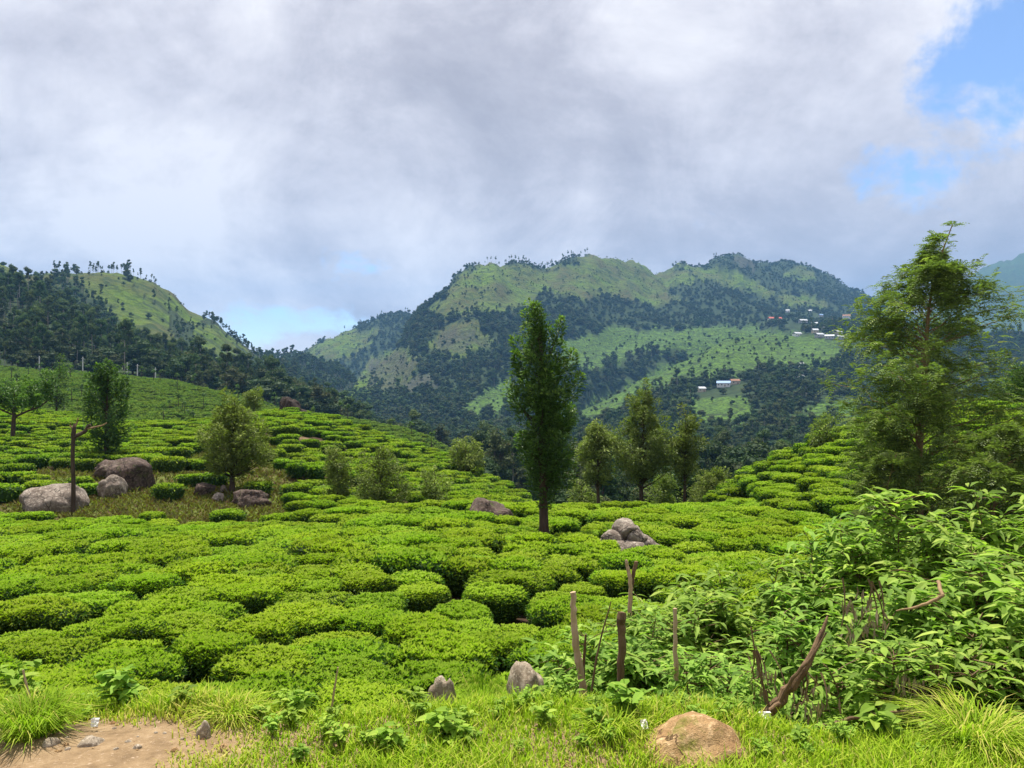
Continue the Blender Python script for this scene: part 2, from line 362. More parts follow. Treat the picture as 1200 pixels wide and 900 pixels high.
# ------------------------------------------------------------------ materials
def newmat(name):
    m = bpy.data.materials.new(name); m.use_nodes = True; t = m.node_tree
    for n in list(t.nodes): t.nodes.remove(n)
    o = t.nodes.new('ShaderNodeOutputMaterial'); return m, t, o
def attr(t, name): return node(t, 'ShaderNodeAttribute', attribute_name=name)
def leafmat(name, dark, mid, light, young=None, trans=0.3, rough=0.5, spec=0.3, objvar=0.25):
    """leaf by leaf tint, a flush of young leaves, a little variation from plant to plant"""
    m, t, o = newmat(name)
    c = ramp(t, attr(t, 'tint').outputs['Fac'], [(0.0, dark), (0.5, mid), (1.0, light)])
    if young: c = mixc(t, attr(t, 'young').outputs['Fac'], c, young)
    oi = node(t, 'ShaderNodeObjectInfo')
    v = M_('ADD', M_('MULTIPLY', oi.outputs['Random'], objvar * 2, t), 1 - objvar, t)
    hs = node(t, 'ShaderNodeHueSaturation'); t.links.new(c, hs.inputs['Color']); t.links.new(v, hs.inputs['Value'])
    h = M_('ADD', M_('MULTIPLY', M_('FRACT', M_('MULTIPLY', oi.outputs['Random'], 7.31, t), None, t), 0.04 * (objvar / .25), t), 0.5 - 0.02 * (objvar / .25), t)
    t.links.new(h, hs.inputs['Hue'])
    p = node(t, 'ShaderNodeBsdfPrincipled'); p.inputs['Roughness'].default_value = rough; p.inputs['Specular IOR Level'].default_value = spec
    t.links.new(hs.outputs[0], p.inputs['Base Color'])
    tr = node(t, 'ShaderNodeBsdfTranslucent'); tl = mixc(t, 1.0, hs.outputs[0], (1.1, 1.35, 0.65), 'MULTIPLY'); t.links.new(tl, tr.inputs[0])
    mx = node(t, 'ShaderNodeMixShader'); mx.inputs[0].default_value = trans
    t.links.new(p.outputs[0], mx.inputs[1]); t.links.new(tr.outputs[0], mx.inputs[2]); t.links.new(mx.outputs[0], o.inputs[0])
    return m
def barkmat(name, a, b, scale=6, rough=0.85, stretch=0.25):
    m, t, o = newmat(name); tcn = node(t, 'ShaderNodeTexCoord')
    mp = node(t, 'ShaderNodeMapping'); t.links.new(tcn.outputs['Object'], mp.inputs[0]); mp.inputs['Scale'].default_value = (1, 1, stretch)
    n1 = noise(t, mp.outputs[0], scale, 8, 0.65)
    p = node(t, 'ShaderNodeBsdfPrincipled'); p.inputs['Roughness'].default_value = rough; p.inputs['Specular IOR Level'].default_value = 0.2
    t.links.new(ramp(t, n1, [(0.3, a), (0.7, b)]), p.inputs['Base Color'])
    bp = node(t, 'ShaderNodeBump'); bp.inputs['Strength'].default_value = 0.6; bp.inputs['Distance'].default_value = 0.03
    t.links.new(n1, bp.inputs['Height']); t.links.new(bp.outputs[0], p.inputs['Normal']); t.links.new(p.outputs[0], o.inputs[0])
    return m
def rockmat(name, a, b, c, moss=None, scale=1.0):
    m, t, o = newmat(name); tcn = node(t, 'ShaderNodeTexCoord'); ge = node(t, 'ShaderNodeNewGeometry')
    v = ge.outputs['Position']
    n1 = noise(t, v, 1.7 * scale, 8, 0.62, 0.4); n2 = noise(t, v, 9 * scale, 8, 0.7); n3 = noise(t, v, 38 * scale, 4, 0.6)
    col = ramp(t, n1, [(0.3, a), (0.52, b), (0.7, c)])
    col = mixc(t, ramp(t, n2, [(0.52, (0, 0, 0)), (0.68, (1, 1, 1))]), col, tuple(x * 1.6 for x in c))
    col = mixc(t, ramp(t, n2, [(0.30, (1, 1, 1)), (0.42, (0, 0, 0))]), col, tuple(x * 0.35 for x in a))
    if moss:
        mm = noise(t, v, 3.0 * scale, 8, 0.7, 0.5, (5, 2, 1))
        col = mixc(t, ramp(t, mm, [(0.55, (0, 0, 0)), (0.66, (1, 1, 1))]), col, moss)
    p = node(t, 'ShaderNodeBsdfPrincipled'); p.inputs['Roughness'].default_value = 0.9; p.inputs['Specular IOR Level'].default_value = 0.2
    t.links.new(col, p.inputs['Base Color'])
    vc = node(t, 'ShaderNodeTexVoronoi', feature='DISTANCE_TO_EDGE'); vc.inputs['Scale'].default_value = 0.9 * scale
    wv = node(t, 'ShaderNodeVectorMath', operation='ADD'); t.links.new(v, wv.inputs[0]); cn = node(t, 'ShaderNodeTexNoise'); cn.inputs['Scale'].default_value = 1.6 * scale; cn.inputs['Detail'].default_value = 5; t.links.new(v, cn.inputs['Vector']); t.links.new(cn.outputs['Color'], wv.inputs[1]); t.links.new(wv.outputs[0], vc.inputs['Vector'])
    crack = ramp(t, vc.outputs[0], [(0.0, (1, 1, 1)), (0.022, (0, 0, 0))])
    col = mixc(t, crack, col, tuple(x * .3 for x in a)); t.links.new(col, p.inputs['Base Color'])
    bp = node(t, 'ShaderNodeBump'); bp.inputs['Strength'].default_value = 0.9; bp.inputs['Distance'].default_value = 0.06 / scale
    t.links.new(M_('ADD', n2, M_('MULTIPLY', n3, 0.4, t), t), bp.inputs['Height']); t.links.new(bp.outputs[0], p.inputs['Normal'])
    t.links.new(p.outputs[0], o.inputs[0]); return m
def plain(name, c, rough=0.7, var=0.15, scale=3.0, spec=0.3):
    m, t, o = newmat(name); ge = node(t, 'ShaderNodeTexCoord'); n1 = noise(t, ge.outputs['Object'], scale, 6, 0.65)
    p = node(t, 'ShaderNodeBsdfPrincipled'); p.inputs['Roughness'].default_value = rough; p.inputs['Specular IOR Level'].default_value = spec
    t.links.new(ramp(t, n1, [(0.3, tuple(x * (1 - var) for x in c)), (0.7, tuple(min(1, x * (1 + var)) for x in c))]), p.inputs['Base Color'])
    t.links.new(p.outputs[0], o.inputs[0]); return m
MT = {}
MT['tea'] = leafmat('tea_leaf', (0.020, 0.055, 0.007), (0.053, 0.122, 0.010), (0.10, 0.20, 0.015), (0.36, 0.49, 0.03), 0.32, 0.55, 0.2, 0.14)
MT['teafar'] = leafmat('tea_leaf_far', (0.024, 0.062, 0.009), (0.057, 0.122, 0.012), (0.105, 0.20, 0.017), (0.335, 0.455, 0.03), 0.3, 0.55, 0.25, 0.18)
MT['teahazed'] = leafmat('tea_leaf_hazed', (0.04, 0.075, 0.016), (0.075, 0.13, 0.025), (0.12, 0.19, 0.034), (0.22, 0.31, 0.055), 0.3, 0.6, 0.2, 0.18)  # far-slope tea: distance haze painted into the leaves as paler, duller colour
MT['oak'] = leafmat('silver_oak_leaf', (0.03, 0.065, 0.015), (0.07, 0.135, 0.024), (0.125, 0.22, 0.04), (0.27, 0.40, 0.06), 0.3, 0.5, 0.3, 0.1)
MT['oakolive'] = leafmat('olive_leaf', (0.09, 0.115, 0.026), (0.16, 0.205, 0.042), (0.225, 0.28, 0.065), (0.38, 0.45, 0.12), 0.32, 0.55, 0.25, 0.1)
MT['wattle'] = leafmat('feathery_leaf', (0.075, 0.105, 0.028), (0.15, 0.205, 0.045), (0.22, 0.295, 0.068), (0.33, 0.40, 0.085), 0.35, 0.5, 0.25, 0.05)
MT['shrub'] = leafmat('shrub_leaf', (0.11, 0.19, 0.028), (0.20, 0.325, 0.048), (0.29, 0.43, 0.07), (0.42, 0.54, 0.10), 0.42, 0.6, 0.12, 0.1)
MT['weed'] = leafmat('weed_leaf', (0.13, 0.22, 0.02), (0.21, 0.34, 0.035), (0.28, 0.42, 0.05), (0.38, 0.48, 0.07), 0.38, 0.6, 0.12, 0.15)
MT['grass'] = leafmat('grass_blade', (0.16, 0.27, 0.014), (0.29, 0.42, 0.022), (0.41, 0.50, 0.04), (0.55, 0.47, 0.13), 0.38, 0.65, 0.08, 0.05)
MT['drygrass'] = leafmat('dry_grass_blade', (0.09, 0.085, 0.022), (0.14, 0.14, 0.03), (0.21, 0.23, 0.04), (0.12, 0.065, 0.03), 0.3, 0.6, 0.2, 0.25)
MT['wood1'] = leafmat('woodland_leaf', (0.02, 0.042, 0.014), (0.038, 0.072, 0.02), (0.065, 0.105, 0.027), (0.13, 0.15, 0.03), 0.2, 0.7, 0.15, 0.26)
MT['woodpale'] = leafmat('pale_woodland_leaf', (0.045, 0.06, 0.025), (0.075, 0.095, 0.035), (0.11, 0.13, 0.05), (0.16, 0.11, 0.05), 0.2, 0.7, 0.1, 0.2)
MT['gum'] = leafmat('gum_leaf', (0.038, 0.068, 0.024), (0.068, 0.112, 0.034), (0.11, 0.165, 0.048), (0.17, 0.19, 0.05), 0.2, 0.7, 0.15, 0.3)
MT['bark'] = barkmat('dark_bark', (0.035, 0.024, 0.016), (0.10, 0.07, 0.048), 9)
MT['barktan'] = barkmat('tan_bark', (0.16, 0.10, 0.05), (0.34, 0.23, 0.12), 9)
MT['gumbark'] = barkmat('pale_gum_bark', (0.20, 0.18, 0.15), (0.42, 0.38, 0.32), 1.0)
MT['stake'] = barkmat('weathered_stake_wood', (0.28, 0.18, 0.10), (0.62, 0.47, 0.30), 14, 0.8, 0.08)
MT['deadwood'] = barkmat('dead_branch_bark', (0.07, 0.042, 0.022), (0.22, 0.14, 0.075), 16, 0.8, 0.15)
MT['drypod'] = leafmat('dried_leaf', (0.14, 0.10, 0.065), (0.24, 0.185, 0.12), (0.34, 0.28, 0.19), None, 0.15, 0.8, 0.1, 0.1)
MT['rock'] = rockmat('boulder_granite', (0.12, 0.092, 0.072), (0.22, 0.178, 0.145), (0.32, 0.28, 0.232))
MT['rockdark'] = rockmat('boulder_brown', (0.05, 0.034, 0.028), (0.095, 0.066, 0.054), (0.145, 0.112, 0.092), (0.07, 0.085, 0.022))
MT['rockblack'] = rockmat('boulder_dark', (0.022, 0.016, 0.014), (0.045, 0.033, 0.028), (0.075, 0.06, 0.052))
MT['rockorange'] = rockmat('roadside_rock', (0.26, 0.14, 0.06), (0.38, 0.24, 0.11), (0.44, 0.31, 0.17), (0.18, 0.17, 0.03), 2.2)
MT['stone'] = rockmat('pebble', (0.20, 0.15, 0.10), (0.31, 0.25, 0.18), (0.38, 0.33, 0.26), None, 6)

# ground: soil and grass near, field colours by cover further off
def ground_material():
    m, t, o = newmat('ground_cover'); ge = node(t, 'ShaderNodeNewGeometry'); v = ge.outputs['Position']
    c1 = attr(t, 'cover'); sp = node(t, 'ShaderNodeSeparateColor'); t.links.new(c1.outputs['Color'], sp.inputs[0])
    c2 = attr(t, 'cover2'); sp2 = node(t, 'ShaderNodeSeparateColor'); t.links.new(c2.outputs['Color'], sp2.inputs[0])
    nA = noise(t, v, 0.012, 8, 0.62); nB = noise(t, v, 0.09, 8, 0.68, 0.3); nC = noise(t, v, 0.9, 8, 0.7); nD = noise(t, v, 7.0, 8, 0.72); nE = noise(t, v, 45.0, 5, 0.7)
    # woodland floor
    col = ramp(t, nB, [(0.35, (0.014, 0.027, 0.012)), (0.65, (0.036, 0.056, 0.02))])
    # mountain grass
    gr = ramp(t, nB, [(0.3, (0.042, 0.082, 0.010)), (0.5, (0.09, 0.15, 0.017)), (0.7, (0.128, 0.178, 0.024))])
    gr = mixc(t, ramp(t, nA, [(0.40, (0, 0, 0)), (0.62, (1, 1, 1))]), gr, (0.08, 0.083, 0.03))
    gr = mixc(t, ramp(t, noise(t, v, 0.05, 8, 0.7, 0.5, (40, 7, 3)), [(0.50, (0, 0, 0)), (0.60, (1, 1, 1))]), gr, (0.04, 0.065, 0.02))
    col = mixc(t, sp.outputs[0], col, gr)
    # tea seen from afar: bushes with paths between, contour tracks
    vo = node(t, 'ShaderNodeTexVoronoi'); vo.inputs['Scale'].default_value = 0.34; t.links.new(v, vo.inputs['Vector'])
    te = ramp(t, nB, [(0.38, (0.05, 0.10, 0.017)), (0.62, (0.095, 0.17, 0.025))])
    te = mixc(t, ramp(t, vo.outputs['Distance'], [(0.45, (0, 0, 0)), (0.8, (1, 1, 1))]), te, (0.022, 0.042, 0.012))
    te = mixc(t, ramp(t, noise(t, v, 0.03, 6, 0.6, 1.5, (3, 3, 3)), [(0.485, (0, 0, 0)), (0.5, (1, 1, 1)), (0.515, (0, 0, 0))]), te, (0.025, 0.035, 0.015))
    spz = node(t, 'ShaderNodeSeparateXYZ'); t.links.new(v, spz.inputs[0])
    lines = M_('FRACT', M_('ADD', M_('MULTIPLY', spz.outputs[2], 0.105, t), M_('MULTIPLY', noise(t, v, 0.012, 4, 0.5, 0, (8, 1, 5)), 5.0, t), t), None, t)
    te = mixc(t, ramp(t, lines, [(0.0, (1, 1, 1)), (0.10, (1, 1, 1)), (0.16, (0, 0, 0))]), te, (0.03, 0.05, 0.016))
    col = mixc(t, sp.outputs[1], col, te)
    rk = ramp(t, nB, [(0.3, (0.032, 0.034, 0.028)), (0.5, (0.07, 0.068, 0.055)), (0.68, (0.12, 0.11, 0.09))])
    col = mixc(t, sp.outputs[2], col, rk)
    # soil under the near bushes
    so_ = ramp(t, nD, [(0.3, (0.022, 0.014, 0.009)), (0.55, (0.055, 0.034, 0.02)), (0.75, (0.10, 0.062, 0.034))])
    col = mixc(t, sp2.outputs[0], col, so_)
    # dry rough grass among the boulders
    dg = ramp(t, nC, [(0.3, (0.06, 0.036, 0.02)), (0.42, (0.09, 0.07, 0.026)), (0.52, (0.10, 0.125, 0.026)), (0.7, (0.08, 0.13, 0.024))])
    col = mixc(t, sp2.outputs[1], col, dg)
    # bare red-brown soil of the verge
    so2 = ramp(t, nD, [(0.28, (0.15, 0.10, 0.055)), (0.5, (0.26, 0.178, 0.098)), (0.72, (0.37, 0.265, 0.155))])
    so2 = mixc(t, ramp(t, nE, [(0.58, (0, 0, 0)), (0.68, (1, 1, 1))]), so2, (0.42, 0.31, 0.21))
    so2 = mixc(t, ramp(t, nE, [(0.30, (1, 1, 1)), (0.38, (0, 0, 0))]), so2, (0.15, 0.08, 0.04))
    col = mixc(t, sp2.outputs[2], col, so2)
    p = node(t, 'ShaderNodeBsdfPrincipled'); p.inputs['Roughness'].default_value = 0.95; p.inputs['Specular IOR Level'].default_value = 0.1
    t.links.new(col, p.inputs['Base Color'])
    bp = node(t, 'ShaderNodeBump'); bp.inputs['Strength'].default_value = 0.8; bp.inputs['Distance'].default_value = 0.03
    t.links.new(M_('ADD', nD, M_('MULTIPLY', nE, 0.5, t), t), bp.inputs['Height'])
    b2 = node(t, 'ShaderNodeBump'); b2.inputs['Strength'].default_value = 0.8; b2.inputs['Distance'].default_value = 10.0
    t.links.new(M_('MULTIPLY', nB, M_('ADD', sp.outputs[0], M_('ADD', sp.outputs[2], M_('MULTIPLY', sp.outputs[1], .4, t), t), t), t), b2.inputs['Height']); t.links.new(bp.outputs[0], b2.inputs['Normal'])
    t.links.new(b2.outputs[0], p.inputs['Normal']); t.links.new(p.outputs[0], o.inputs[0]); return m

# ------------------------------------------------------------------ ground sheet
us = np.concatenate([np.linspace(-2.2, -0.95, 60)[:-1], np.linspace(-0.95, 0.95, 560), np.linspace(0.95, 2.2, 60)[1:]])
ds = np.geomspace(1.0, 7000, 470)
GX = us[None, :] * ds[:, None]; GY = np.broadcast_to(ds[:, None], GX.shape)
GZ, GL, GPX = terrain(GX, GY, True)
nr, nc = GX.shape
gs, te_, rk_, cpx, cpy = cover_of(GX, GY, GZ)
soft = lambda m: m.astype(float)
cov = np.zeros((nr, nc, 4)); cov[..., 3] = 1
cov2 = np.zeros((nr, nc, 4)); cov2[..., 3] = 1
cov[..., 0] = soft(gs); cov[..., 1] = soft(te_ & ~gs); cov[..., 2] = soft(rk_) * 0.6
cov[..., 0] = np.maximum(cov[..., 0], sstep(2300, 3000, GY) * 0.35)
farfield = (GL == 3) & (GY < 330) & (cpx < 560); cov[..., 1] = np.where(farfield, 0.0, cov[..., 1])
near_ = (1 - sstep(100, 130, GY)) * (1 - sstep(36, 42, GY) * sstep(480, 560, cpx) * (1 - sstep(820, 900, cpx))); cov2[..., 0] = near_
cov2[..., 0] = np.where(farfield, 0.75, cov2[..., 0])
def dry_mask(x, y):
    px = 600 + F * x / np.maximum(y, 1); nz = fbm(x / 4, y / 4, 77, 3)
    a = sstep(31.5, 33, y + nz) * (1 - sstep(46, 48, y + 2 * nz)) * (1 - sstep(335, 365, px + 20 * nz)) * sstep(-20, 30, px)
    b = sstep(46, 48, y) * (1 - sstep(55.5, 56.5, y)) * sstep(180, 215, px + 20 * nz) * (1 - sstep(330, 380, px + 25 * nz))
    return np.maximum(a, b)
cov2[..., 1] = dry_mask(GX, GY)
terr = 0.6 * sstep(56.9, 57.3, GY) * (1 - sstep(58.6, 59.0, GY)) * sstep(140, 170, cpx) * (1 - sstep(520, 560, cpx))
cov2[..., 2] = np.maximum(terr * 0.8, (1 - sstep(3.9, 4.6, GY)))
gv = np.stack([GX, GY, GZ], -1).reshape(-1, 3)
q = (np.arange(nr - 1)[:, None] * nc + np.arange(nc - 1)[None, :]).ravel()
gf = np.stack([q, q + 1, q + nc + 1, q + nc], 1)
ob('ground', mk('ground', gv, gf, ground_material(), None, True, {'cover': cov.reshape(-1, 4), 'cover2': cov2.reshape(-1, 4)}), kind='structure')
# what the eye can see of the ground: highest sight line of anything nearer, by bearing
ROW = 450 - F * GZ / GY
HOR = np.minimum.accumulate(ROW, 0)
def visible(x, y, z, top):
    u = x / y; j = np.clip(np.searchsorted(us, u), 0, nc - 1); i = np.clip(np.searchsorted(ds, y * 0.97) - 1, 0, nr - 1)
    return (450 - F * (z + top) / y) < HOR[i, j] + 6
# road behind the eye
def road():
    m = plain('road_asphalt', (0.055, 0.053, 0.05), 0.9, 0.3, 12)
    V = []
    xs = np.linspace(-90, 90, 61)
    for yy in (-7.0, -3.0, 0.9):
        V += [(x, yy, VERGE - 0.02 + 0.05 * math.sin(x * .05)) for x in xs]
    n = len(xs); Fc = [[r * n + i, r * n + i + 1, (r + 1) * n + i + 1, (r + 1) * n + i] for r in range(2) for i in range(n - 1)]
    ob('road', mk('road', V, Fc, m), kind='structure')
road()
# ------------------------------------------------------------------ boulders (placed first, so that nothing grows through them)
KEEP = []           # (x, y, radius) kept clear of tea
def boulder_mesh(name, sx, sy, sz, seed, mat, cuts=5, rough=0.16, sub=4):
    r = np.random.default_rng(seed); V, Fc = ico(sub); V = V.copy()
    for _ in range(cuts):
        n = nrm(r.normal(size=3) + np.array([0, 0, .35])); d = r.uniform(.62, .9)
        ex = np.maximum(V @ n - d, 0); V = V - ex[:, None] * n * 0.86
    for f, a in ((1.3, rough), (3.1, rough * .45), (7.5, rough * .2), (17, rough * .08)):
        nz = pnoise(V[:, 0] * f + seed, V[:, 1] * f + V[:, 2] * f * .9 + seed * .7, seed) + pnoise(V[:, 2] * f - seed, V[:, 0] * f * .8 - V[:, 1] * f, seed + 3)
        V = V * (1 + a * nz)[:, None]
    V = V * np.array([sx, sy, sz])
    return mk(name, V, Fc, mat, None, True)
def boulder(px, py, d, wpx, hpx, mat, seed, label, group=None, name='boulder', sink=0.3, cuts=5, rough=.16, rz=None, clear=1.0, dep=0.8):
    s = d / F; k_ = .9 if px < 300 else 1.0; wpx *= k_; hpx *= k_; sx = wpx * s / 2; hz = hpx * s
    o = ob(name, boulder_mesh(name, sx, sx * dep, hz / (2 - sink * 2) * 1.05, seed, mat, cuts, rough), None, None, label=label, category='boulder')
    if group: o['group'] = group
    x = (px - 600) * s; g = float(terrain(np.array([x]), np.array([d]))[0]); zt = (450 - py) * s
    o.location = (x, d, zt + hz / 2 - hz * .1); o.rotation_euler = (0, 0, rz if rz is not None else seed)
    zc_ = min(zt + hz * .35, g + hz * .3); o.location.z = zc_
    KEEP.append((x, d, sx * clear)); return o
boulder(63, 587, 36.5, 82, 36, MT['rock'], 11, 'pale grey domed boulder at the edge of the near tea field, beside the dead trunk', rz=0.3, cuts=7, rough=.10)
boulder(152, 552, 41.5, 62, 38, MT['rockdark'], 12, 'large smooth brown boulder with a sloping face', rz=.2, cuts=6, rough=.1)
boulder(133, 570, 39.5, 38, 28, MT['rock'], 13, 'squat greyish boulder leaning against the large brown boulder', rz=1.2)
boulder(133, 540, 44, 46, 18, MT['rockdark'], 21, 'flat dark slab behind the large brown boulder', rz=.9)
boulder(240, 568, 40, 26, 15, MT['rockdark'], 14, 'small dark boulder among brown grass left of the round leafy tree', rz=.5)
boulder(293, 581, 37.5, 46, 20, MT['rockdark'], 15, 'low brown rock outcrop in dry grass under the round leafy tree', rz=.1, rough=.24)
boulder(256, 577, 38.5, 16, 10, MT['rock'], 16, 'small grey stone between two dark rocks in the dry grass')
boulder(262, 568, 40.5, 11, 9, MT['rock'], 17, 'small upright grey stone at the foot of the round leafy tree')
boulder(576, 581, 29, 60, 38, MT['rockdark'], 18, 'dark mossy boulder rising from the tea left of the tall tree', rz=.4, rough=.13, sink=.3)
boulder(340, 474, 79, 26, 19, MT['rockblack'], 19, 'dark boulder crowning the top of the terraced tea hill', rz=.3, cuts=3)
boulder(352, 481, 79, 18, 8, MT['rockblack'], 22, 'low dark rock beside the boulder on the terraced tea hilltop', rz=.3)
boulder(520, 800, 5.25, 40, 62, MT['stone'], 23, 'small pale boulder under the first tea bushes, left of the round bush', rz=.3, clear=1.1)
boulder(617, 802, 5.25, 50, 60, MT['stone'], 24, 'small pale boulder under the tea bushes, between the round bush and the split stake', rz=1.3, clear=1.1)
boulder(735, 592, 36, 8, 8, MT['rock'], 25, 'lone small stone showing above the tea at the field edge')
boulder(205, 548, 48, 12, 6, MT['rock'], 27, 'flat stone lying in the yellow grass above the brown boulder')
# cracked heap of rock in the tea: several blocks
def rock_heap():
    d = 21.0; s = d / F; x = (735 - 600) * s; g = float(terrain(np.array([x]), np.array([d]))[0])
    t = thing('rock_outcrop', 'cracked grey rock outcrop in several blocks, among the tea right of the tall tree', 'rock', (x, d, g))
    r = np.random.default_rng(5)
    base = ob('block', boulder_mesh('block', .62, .5, .62, 32, MT['rock'], 5, .14), t, (-.12, .1, .42)); base.rotation_euler = (.1, .2, .2)
    for i, (bx, by, bz, sz) in enumerate([(-.05, -.05, 1.0, .36), (.22, -.15, .82, .33), (.42, -.05, .62, .36), (-.42, -.1, .72, .34), (-.68, 0, .5, .3), (.12, -.42, .55, .34), (.66, .0, .45, .27), (.42, -.4, .32, .3), (-.25, -.4, .5, .33), (.78, .1, .25, .25)]):
        b = ob('block', boulder_mesh('block', sz * r.uniform(.9, 1.15), sz * .9, sz * r.uniform(.75, .95), 40 + i, MT['rock'], 8, .1, 3), t, (bx, by, bz))
        b.rotation_euler = tuple(r.uniform(-.4, .4, 3))
    KEEP.append((x, d, 1.0))
rock_heap()

# ------------------------------------------------------------------ tea bushes
def tea_mesh(name, a, b, h, n, ln, seed, mat, hull=True, shoots=0.5):
    r = np.random.default_rng(seed); g = Geo(); ph = r.uniform(0, 6.28, 6)
    def outline(th):
        rr = 1 / ((np.abs(np.cos(th)) / a) ** 2.7 + (np.abs(np.sin(th)) / b) ** 2.7) ** (1 / 2.7)
        return rr * (1 + .09 * np.sin(2 * th + ph[0]) + .07 * np.sin(3 * th + ph[1]) + .05 * np.sin(5 * th + ph[2]) + .03 * np.sin(9 * th + ph[3]))
    def bump(x, y): return 0.048 * fbm(x * 2.2 + seed, y * 2.2, seed, 3)
    def surf(th, rho):
        R_ = outline(th); x = R_ * rho * np.cos(th); y = R_ * rho * np.sin(th)
        return np.stack([x, y, h * (1 - .045 * rho ** 2 - .15 * np.clip(rho - .84, 0, 1) / .16) + bump(x, y)], -1)
    k = int(n * .66); th = r.uniform(0, 6.283, k); rho = np.sqrt(r.random(k))
    P = surf(th, rho); Nn = np.stack([np.cos(th) * rho ** 3 * .7, np.sin(th) * rho ** 3 * .7, np.ones(k)], -1)
    P[:, 2] -= r.random(k) * .05
    k2 = n - k; th2 = r.uniform(0, 6.283, k2); f = r.random(k2) ** .8
    zz = h * (.12 + .74 * f); R_ = outline(th2) * (.72 + .28 * np.sqrt(f)) * r.uniform(.9, 1.04, k2)
    P2 = np.stack([R_ * np.cos(th2), R_ * np.sin(th2), zz], -1); N2 = np.stack([np.cos(th2), np.sin(th2), np.full(k2, .35)], -1)
    P = np.concatenate([P, P2]); Nn = nrm(np.concatenate([Nn, N2]))
    A = nrm(Nn * .55 + rdir(n, r) * .8 + np.array([0, 0, .1])); U = nrm(Nn + rdir(n, r) * .5)
    yg = np.concatenate([(r.random(k) < .45) * r.uniform(.3, .8, k), (r.random(k2) < .06) * .4])
    leaves(g, P, A, U, ln * r.uniform(.75, 1.25, n), ln * .42 * r.uniform(.8, 1.2, n), yg, .22, .12, r)
    # flush of young shoots standing above the plucking table
    ks = int(n * shoots / 3); th = r.uniform(0, 6.283, ks); rho = np.sqrt(r.random(ks)) * .98; Ps = surf(th, rho); Ps[:, 2] += r.uniform(-.01, .03, ks)
    for j in range(3):
        ang = r.uniform(0, 6.28, ks); A = nrm(np.stack([np.cos(ang) * .75, np.sin(ang) * .75, np.full(ks, .75)], -1))
        leaves(g, Ps, A, np.array([[0, 0, 1.0]]) + A * .1, ln * r.uniform(.7, 1.05, ks), ln * .38, r.uniform(.55, 1.0, ks), .25, 0.05, r)
    if hull:
        nt_ = 18; th = np.arange(nt_) / nt_ * 6.2832; rings = [(.70, .10), (.80, .45), (.86, .72), (.80, .86), (.5, .90)]
        V = []
        for (q_, zf) in rings:
            R_ = outline(th) * q_; V.append(np.stack([R_ * np.cos(th), R_ * np.sin(th), np.full(nt_, h * zf)], -1))
        V = np.concatenate(V + [np.array([[0, 0, h * .91]])]); Fc = []
        for i in range(len(rings) - 1):
            for m in range(nt_): Fc.append([i * nt_ + m, i * nt_ + (m + 1) % nt_, (i + 1) * nt_ + (m + 1) % nt_, (i + 1) * nt_ + m])
        g.add(V, Fc, .12); L0 = (len(rings) - 1) * nt_
        g.add(V, [[L0 + m, L0 + (m + 1) % nt_, len(V) - 1] for m in range(nt_)], .12)
    return g.mesh(name, mat)
def tea_stem(name, a, b, h, seed):
    r = np.random.default_rng(seed); g = Geo()
    for i in range(9):
        an = r.uniform(0, 6.28); q_ = r.uniform(.35, .75)
        tube(g, curve((r.normal() * .07, r.normal() * .07, -.12), (a * q_ * math.cos(an), b * q_ * math.sin(an), h * r.uniform(.5, .8)), (0, 0, -.08), 6, .02, r), np.linspace(.028, .012, 6), 5, r.random())
    return g.mesh(name, MT['bark'])
dims = [(r_ * .68, b_ * .70, h_ * .76) for r_, b_, h_ in [(.78, .62, .84), (.95, .66, .80), (1.12, .64, .88), (.85, .70, .92), (1.05, .60, .78), (.7, .6, .86), (1.25, .68, .84), (.9, .58, .9)]]
tea0 = [tea_mesh('foliage', a, b, h, 4600, .066, 100 + i, MT['tea']) for i, (a, b, h) in enumerate(dims)]
tea1 = [tea_mesh('foliage', a, b, h, 1900, .10, 140 + i, MT['tea']) for i, (a, b, h) in enumerate(dims)]
tea2 = [proto('tea_mid', tea_mesh('tea_mid', a * 1.05, b, h, 700, .155, 170 + i, MT['teafar'])) for i, (a, b, h) in enumerate(dims)]
tea3 = [proto('tea_far', tea_mesh('tea_far', a * 1.05, b, h, 130, .40, 190 + i, MT['teahazed'])) for i, (a, b, h) in enumerate(dims[:5])]
stems = [tea_stem('stem', a, b, h, 300 + i) for i, (a, b, h) in enumerate(dims)]

def rows(x0, x1, y0, y1, dx, dy, jx, jy, r, slope=0.0, wav=1.0):
    P = []
    v = y0
    while v < y1:
        off = r.uniform(0, dx); x = x0 + off
        while x < x1:
            P.append((x + r.normal() * jx, v + r.normal() * jy + slope * x)); x += dx * r.uniform(.8, 1.25)
        v += dy * r.uniform(.92, 1.1)
    P = np.array(P)
    P[:, 1] += wav * (1.3 * np.sin(P[:, 0] / 9.0 + 1) + 1.6 * pnoise(P[:, 0] / 8, P[:, 1] / 8, 91))
    return P
def clear_of(P, extra=0.45):
    ok = np.ones(len(P), bool)
    for (x, y, r_) in KEEP: ok &= np.hypot(P[:, 0] - x, (P[:, 1] - y)) > r_ * .95 + extra * .75
    return ok
r = np.random.default_rng(71)
P = rows(-42, 42, 5.9, 47, 1.08, 1.07, .15, .13, r, 0.0, .8)
px = 600 + F * P[:, 0] / P[:, 1]
okm = (P[:, 1] > 6.35 + .3 * np.sin(P[:, 0] * 1.7)) & (px > -260) & (px < 1480) & clear_of(P, .5)
okm &= dry_mask(P[:, 0], P[:, 1]) < r.uniform(.2, 1.25, len(P))
okm &= ~((P[:, 1] < 7.3) & (P[:, 0] > -3.6) & (P[:, 0] < -1.9))         # bare soil showing at the foot of the bank
okm &= ~((P[:, 1] < 8.8) & (px > 760)) & ~((P[:, 1] < 7.6) & (px > 690))   # the shrubs have taken this corner
